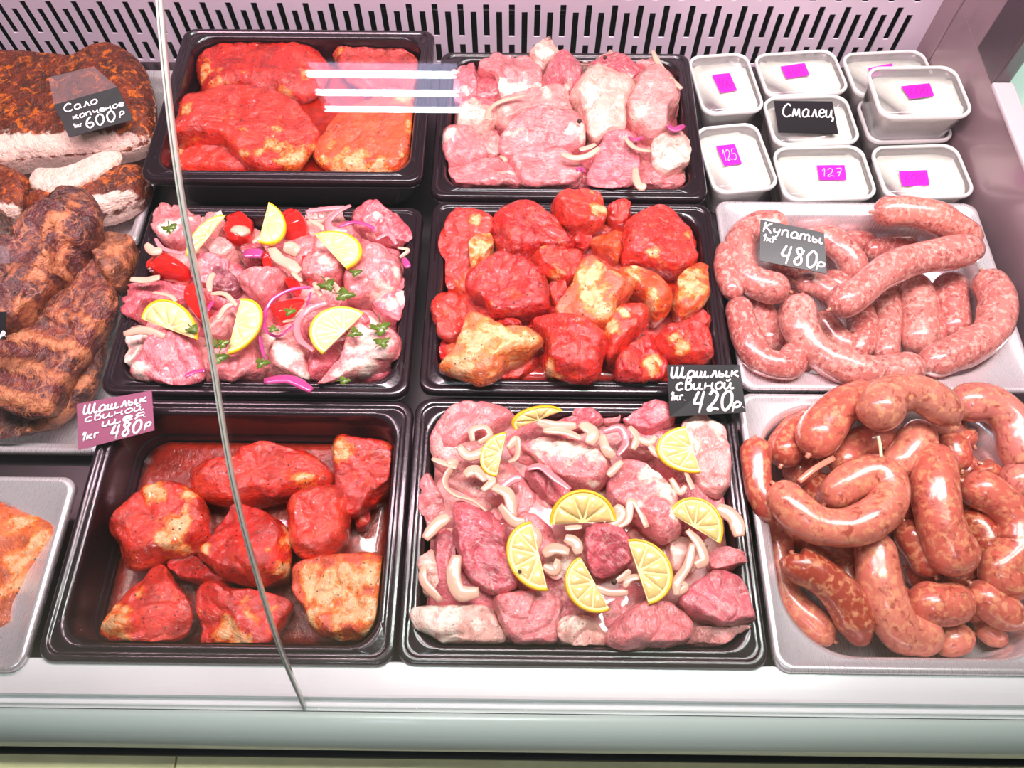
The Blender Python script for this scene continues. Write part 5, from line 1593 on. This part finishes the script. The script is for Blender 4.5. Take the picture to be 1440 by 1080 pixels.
gR = 'smoked meat on the left pan'
chunk('smoked_ribs', 'J', [(-60, 560), (60, 500), (130, 460), (200, 380), (270, 300), (340, 250), (400, 330), (410, 450), (350, 540), (280, 660), (210, 760), (180, 840), (80, 830), (-60, 780)],
      -0.030, 0.054, (122, 52, 50), 'smoked rib rack with ridged bones, left of the tomato tray', 'smoked meat', gR, 'smoked', extra=ribs_shape, planes=1, slope=.2, layer=ribs_fat, rings=30, n=110)
chunk('smoked_ribs', 'J', [(180, 820), (260, 740), (300, 640), (350, 540), (375, 560), (350, 660), (330, 740), (270, 800), (220, 850), (120, 900), (-60, 920), (-60, 850), (80, 840)], -0.044, 0.030, SM3,
      'dark smoked rib strip along the front of the rack', 'smoked meat', gR, 'smoked', fats=[(290, 720, 30), (220, 800, 40), (200, 840, 25)])
chunk('smoked_joint', 'J', [(330, 240), (380, 195), (440, 195), (475, 225), (465, 300), (430, 370), (390, 385), (350, 330)], -0.030, 0.060, (160, 88, 62), 'light brown smoked end piece at the back of the rib rack', 'smoked meat', gR, 'smoked',
      fats=[(420, 240, 36)], planes=1)
chunk('smoked_shank', 'J', [(-70, 260), (20, 270), (90, 190), (160, 130), (215, 66), (270, 48), (312, 60), (340, 130), (336, 190), (300, 225), (235, 290), (190, 345), (120, 410), (60, 490), (-70, 520)], 0.006, 0.062, (108, 50, 54),
      'knobbly smoked shank lying over the rib rack at the left', 'smoked meat', gR, 'smoked', fats=[(225, 190, 34), (150, 290, 36), (110, 330, 30), (270, 90, 26), (60, 420, 40)], planes=3, slope=.5, lump=.009)
chunk('smoked_piece', 'J', [(-60, 100), (0, 110), (30, 160), (70, 205), (20, 240), (-60, 240)], -0.035, 0.060, (84, 40, 30), 'dark smoked lump at the left edge behind the shank', 'smoked meat', gR, 'smoked', fats=[(20, 200, 25)])

pool('marinade', 'P', -0.655, -0.4545, 0.1135, 0.225, 0.058, -0.020, 0.026, 'sauce', 'orange-red marinade in the cut-off steel pan')
gL = 'orange marinated meat at the left edge'
L_ = lambda pts, z, h, c, lab, fats=(), **k: chunk('marinated_meat', 'L', pts, z, h, c, lab, 'meat', gL, 'red', fats=fats, grow=1.16, **k)
L_([(-220, 180), (0, 140), (110, 150), (190, 200), (235, 290), (200, 380), (60, 330), (-220, 330)], -0.038, 0.042, (216, 84, 50), 'orange-red meat at the back of the cut-off steel pan', [(120, 200, 60), (200, 280, 40), (40, 240, 40)])
L_([(-220, 320), (40, 240), (130, 290), (250, 340), (235, 400), (150, 520), (90, 600), (60, 700), (40, 790), (-220, 800)], -0.030, 0.048, (222, 100, 46), 'orange fatty meat with a rolled edge in the cut-off steel pan', [(180, 370, 70), (110, 470, 60), (60, 600, 50), (70, 300, 50)])
L_([(110, 560), (180, 480), (200, 420), (215, 460), (190, 570), (120, 680), (60, 780), (20, 830), (30, 740)], -0.042, 0.036, (196, 90, 70), 'brownish low meat along the right side of the cut-off steel pan', [(120, 640, 30)])

# ------------------------------------------------------------------ tubs of rendered lard
def tub(quad, z, h, label, text=None, sticker=None, faint=False, group='tubs of white rendered lard', lardlabel=''):
    q = [fp('K', x, y, z) for x, y in quad]
    c = (q[0] + q[1] + q[2] + q[3]) / 4
    ex = ((q[1] - q[0]) + (q[2] - q[3])) / 4
    ey = ((q[0] - q[3]) + (q[1] - q[2])) / 4
    # keep the tub rectangular
    lx, ly = ex.length, ey.length
    ux = ex.normalized()
    uy = Vector((-ux.y, ux.x, 0))
    if uy.dot(ey) < 0:
        uy = -uy

    def P(x, y, zz):
        return c + ux * x + uy * y + Vector((0, 0, zz))

    def ring(ix, zz, r):
        return [P(a, b, zz) for a, b, _ in rrect(-lx + ix, lx - ix, -ly + ix, ly - ix, r, 0, 7)]
    r0 = min(lx, ly) * 0.42
    root = empty('lard_tub', P(0, 0, -h))
    v, f = loft([ring(0.0085, -h, r0 * .8), ring(0.0020, -0.007, r0), ring(0.0012, -0.0046, r0), ring(0.0022, -0.0046, r0), ring(0.0030, -0.008, r0), ring(0.0096, -h + 0.0012, r0 * .8)], True, True)
    put('tub_wall', v, f, M['tub'], root)
    # lid: rolled rim, sunk clear middle
    v, f = loft([ring(0.0, -0.0050, r0), ring(-0.0004, -0.001, r0), ring(0.0008, 0.0004, r0), ring(0.0020, 0.0006, r0), ring(0.0028, -0.0008, r0), ring(0.0030, -0.0030, r0), ring(0.0012, -0.0044, r0)], False, False)
    put('lid_rim', v, f, M['rim'], root)
    v, f = loft([ring(0.0029, -0.0024, r0), ring(0.0029, -0.0030, r0)])
    lid = put('lid', v, f, M['lid'], root)
    if sticker:
        s = [fp('K', x, y, z) for x, y in sticker]
        for p in s:
            p.z = c.z - 0.0021
        sv = s + [p - Vector((0, 0, 0.0003)) for p in s]
        sf = [(3, 2, 1, 0), (4, 5, 6, 7)] + [(k, (k + 1) % 4, (k + 1) % 4 + 4, k + 4) for k in range(4)]
        so_ = put('sticker', sv, sf, M['sticker'], root, smooth=False)
        if text:
            lettering([(text, 0.14, 0.78, 0.86, 0.55, 1.0)], s, 0.0002, 0.00055 if not faint else 0.0004, so_, 'sticker_ink' if not faint else 'sticker_faint', 0.05)
    tag(root, label, 'tub', group)
    # the lard itself, lumpy, pressed up under the lid
    SEED[0] += 1
    rings, verts = [], []
    off = Vector((SEED[0] * 3.1, 0, 0))
    for s_, zz in ((0.0108, -h + 0.003), (0.0046, -0.013), (0.0042, -0.0066), (0.0062, -0.0044)):
        rings.append(ring(s_, zz, r0))
    n = len(rings[0])
    for k in range(1, 9):
        t = 1 - k / 8.5
        rings.append([P(0, 0, -0.0040).lerp(p, t) for p in rings[3]])
    for i, rr in enumerate(rings):
        out = []
        for p in rr:
            q_ = Vector(p)
            if i >= 2:
                q_.z += 0.0022 * noise.noise(q_ * 120 + off) + 0.0020 * noise.noise(q_ * 280 + off) - 0.0018
                back = max(0.0, (q_ - c).dot(uy) / ly - 0.55)
                drop = back * 0.022 * (0.6 + noise.noise(q_ * 90 + off))
                q_.z -= drop
                q_ -= uy * max(0.0, drop) * 0.5
                q_.z = min(q_.z, c.z - 0.0036)
            out.append(q_)
        rings[i] = out
    v, f = loft(rings)
    tag(put('rendered_lard', v, f, M['white_lard']), lardlabel, 'lard', 'rendered lard in the tubs')
    return q


tub([(40, 112), (285, 102), (335, 340), (68, 365)], -0.020, 0.048, 'clear tub of white lard at the back left, its magenta sticker near the back', '600', [(125, 190), (200, 182), (232, 255), (160, 266)], True, lardlabel='white lard in the tub at the back left corner')
tub([(312, 108), (650, 84), (692, 265), (345, 290)], -0.020, 0.048, 'clear tub of white lard at the middle of the back row', '600', [(415, 155), (517, 140), (538, 190), (440, 206)], True, lardlabel='white lard in the tub at the middle of the back row')
tub([(682, 102), (1020, 88), (1085, 268), (722, 288)], -0.022, 0.046, 'clear tub of white lard at the back right, half hidden by the raised tub', '600', [(785, 162), (885, 142), (900, 180), (800, 200)], True, lardlabel='white lard in the tub hidden behind the raised tub')
tub([(748, 300), (1085, 290), (1142, 468), (775, 480)], -0.022, 0.046, 'clear tub of lard carrying another tub on its lid', lardlabel='white lard in the tub under the raised tub')
tub([(782, 162), (1165, 155), (1218, 368), (832, 372)], 0.026, 0.046, 'raised clear tub of white lard standing on another tub', '600', [(925, 238), (1045, 225), (1065, 278), (962, 292)], True, lardlabel='white lard in the raised tub, topmost')
tub([(350, 288), (695, 278), (750, 478), (375, 494)], -0.018, 0.050, 'clear tub of lard under the black name card', lardlabel='white lard in the tub under the name card')
tub([(75, 415), (325, 395), (397, 668), (110, 700)], -0.016, 0.052, 'clear tub of white lard at the front left with sticker 125', '125', [(142, 490), (222, 482), (252, 565), (178, 575)], lardlabel='white lard in the front left tub')
tub([(388, 500), (762, 490), (822, 712), (422, 726)], -0.016, 0.052, 'clear tub of white lard in the middle of the front row with sticker 127', '127', [(568, 572), (686, 570), (694, 634), (580, 634)], lardlabel='white lard in the front middle tub')
tub([(805, 498), (1168, 484), (1228, 706), (848, 716)], -0.016, 0.052, 'clear tub of white lard at the front right corner, faint sticker', '600', [(915, 596), (1035, 592), (1046, 656), (930, 660)], True, lardlabel='white lard in the tub at the front right corner')

# ------------------------------------------------------------------ price cards
T1 = 1.0
price_card('I', [(248, 482), (540, 400), (613, 550), (318, 632)], (.044, .044, .026, .026),
           [('Сало', .10, .30, .62, .22, T1), ('копченое', .17, .56, .97, .17, T1), ('1кг', .13, .80, .26, .12, T1), ('600', .30, .90, .78, .30, 1.3), ('р', .84, .80, .92, .16, T1)],
           'tilted black card reading 600 on the smoked lard')
hq = [fp('I', *p, z) for p, z in (((222, 356), .052), ((430, 305), .052), ((540, 400), .0425), ((248, 482), .0425))]
hv = hq + [p - Vector((0, -.0003, .0008)) for p in hq]
hf = [(3, 2, 1, 0), (4, 5, 6, 7)] + [(k, (k + 1) % 4, (k + 1) % 4 + 4, k + 4) for k in range(4)]
tag(put('card_holder', hv, hf, M['clear'], smooth=False), 'clear plastic holder sticking up behind the 600 card', 'card holder')
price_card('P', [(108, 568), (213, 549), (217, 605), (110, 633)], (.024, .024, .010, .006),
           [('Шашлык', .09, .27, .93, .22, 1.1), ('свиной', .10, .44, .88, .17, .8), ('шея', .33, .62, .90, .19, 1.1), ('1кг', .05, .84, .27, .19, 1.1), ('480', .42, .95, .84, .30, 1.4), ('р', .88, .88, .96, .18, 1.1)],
           'black card with painted-in glare reading 480 between the tomato tray and the half-empty tray', 'card_glare')
price_card('P', [(938, 513), (1040, 513), (1049, 580), (942, 586)], (.034, .034, .018, .014),
           [('Шашлык', .05, .26, .97, .22, 1.3), ('свиной', .10, .50, .88, .23, 1.2), ('1кг.', .02, .70, .22, .17, 1.1), ('420', .30, .93, .84, .40, 1.7), ('р.', .84, .90, 1.0, .20, 1.4)],
           'black card reading 420 at the front right of the red cube tray')
price_card('G', [(255, 155), (540, 215), (553, 400), (250, 340)], (.044, .044, .032, .032),
           [('Купаты', .04, .30, .97, .26, 1.2), ('1кг', .04, .52, .24, .18, .9), ('480', .30, .93, .86, .42, 1.5), ('р', .86, .88, .97, .22, 1.2)],
           'black card reading 480 on the pale sausages')
price_card('K', [(385, 305), (632, 308), (657, 443), (405, 437)], (-.0135, -.0135, -.0135, -.0135),
           [('Смалец', .10, .52, .98, .42, 1.3)], 'black name card lying on a lard tub lid')
price_card('J', [(-95, 470), (20, 474), (20, 572), (-95, 565)], (.078, .078, .066, .066), [('р.', .86, .88, 1.02, .26, 1.2)], 'black card cut off by the left edge, by the smoked shank')
hq = [fp('J', *p, z) for p, z in (((-95, 238), .082), ((30, 242), .082), ((34, 300), .076), ((-95, 310), .076))]
hv = hq + [p - Vector((0, -.0003, .0008)) for p in hq]
tag(put('card_holder', hv, hf, M['clear'], smooth=False), 'clear plastic holder lying on the smoked shank at the left edge', 'card holder')


# ------------------------------------------------------------------ ceiling luminaire whose mirror image shows in the curved glass
def luminaire(name, c, length, axis_y, label):
    root = empty(name, c)
    lx = length / 2
    hv, hf = extr = box_geo(c[0] - lx - .02, c[0] + lx + .02, c[1] - .21, c[1] + .21, c[2] + .05, c[2] + .08)
    put('housing', hv, hf, M['panel'], root, smooth=False)
    dv, df = box_geo(c[0] - lx, c[0] + lx, c[1] - .20, c[1] + .20, c[2] + .045, c[2] + .052)
    put('diffuser', dv, df, M['diffuser'], root, smooth=False)
    for s in (-1, 0, 1):
        y = c[1] + s * 0.15
        tv, tf = sweep([Vector((c[0] - lx, y, c[2])), Vector((c[0] + lx, y, c[2]))], [.022, .022], 12)
        put('tube', tv, tf, M['tube'], root)
        for e in (-1, 1):
            bv, bf = box_geo(c[0] + e * lx - .008, c[0] + e * lx + .008, y - .018, y + .018, c[2] - .02, c[2] + .05)
            put('lamp_socket', bv, bf, M['panel'], root, smooth=False)
    return tag(root, label, 'ceiling light')


M['tube'] = glow('fluorescent_tube', (236, 246, 255), 30.0)
M['diffuser'] = glow('lamp_diffuser', (214, 214, 255), 6.0)
luminaire('ceiling_luminaire', (-0.385, -0.93, 2.0), 0.42, 0, 'three-tube ceiling luminaire out in the shop')
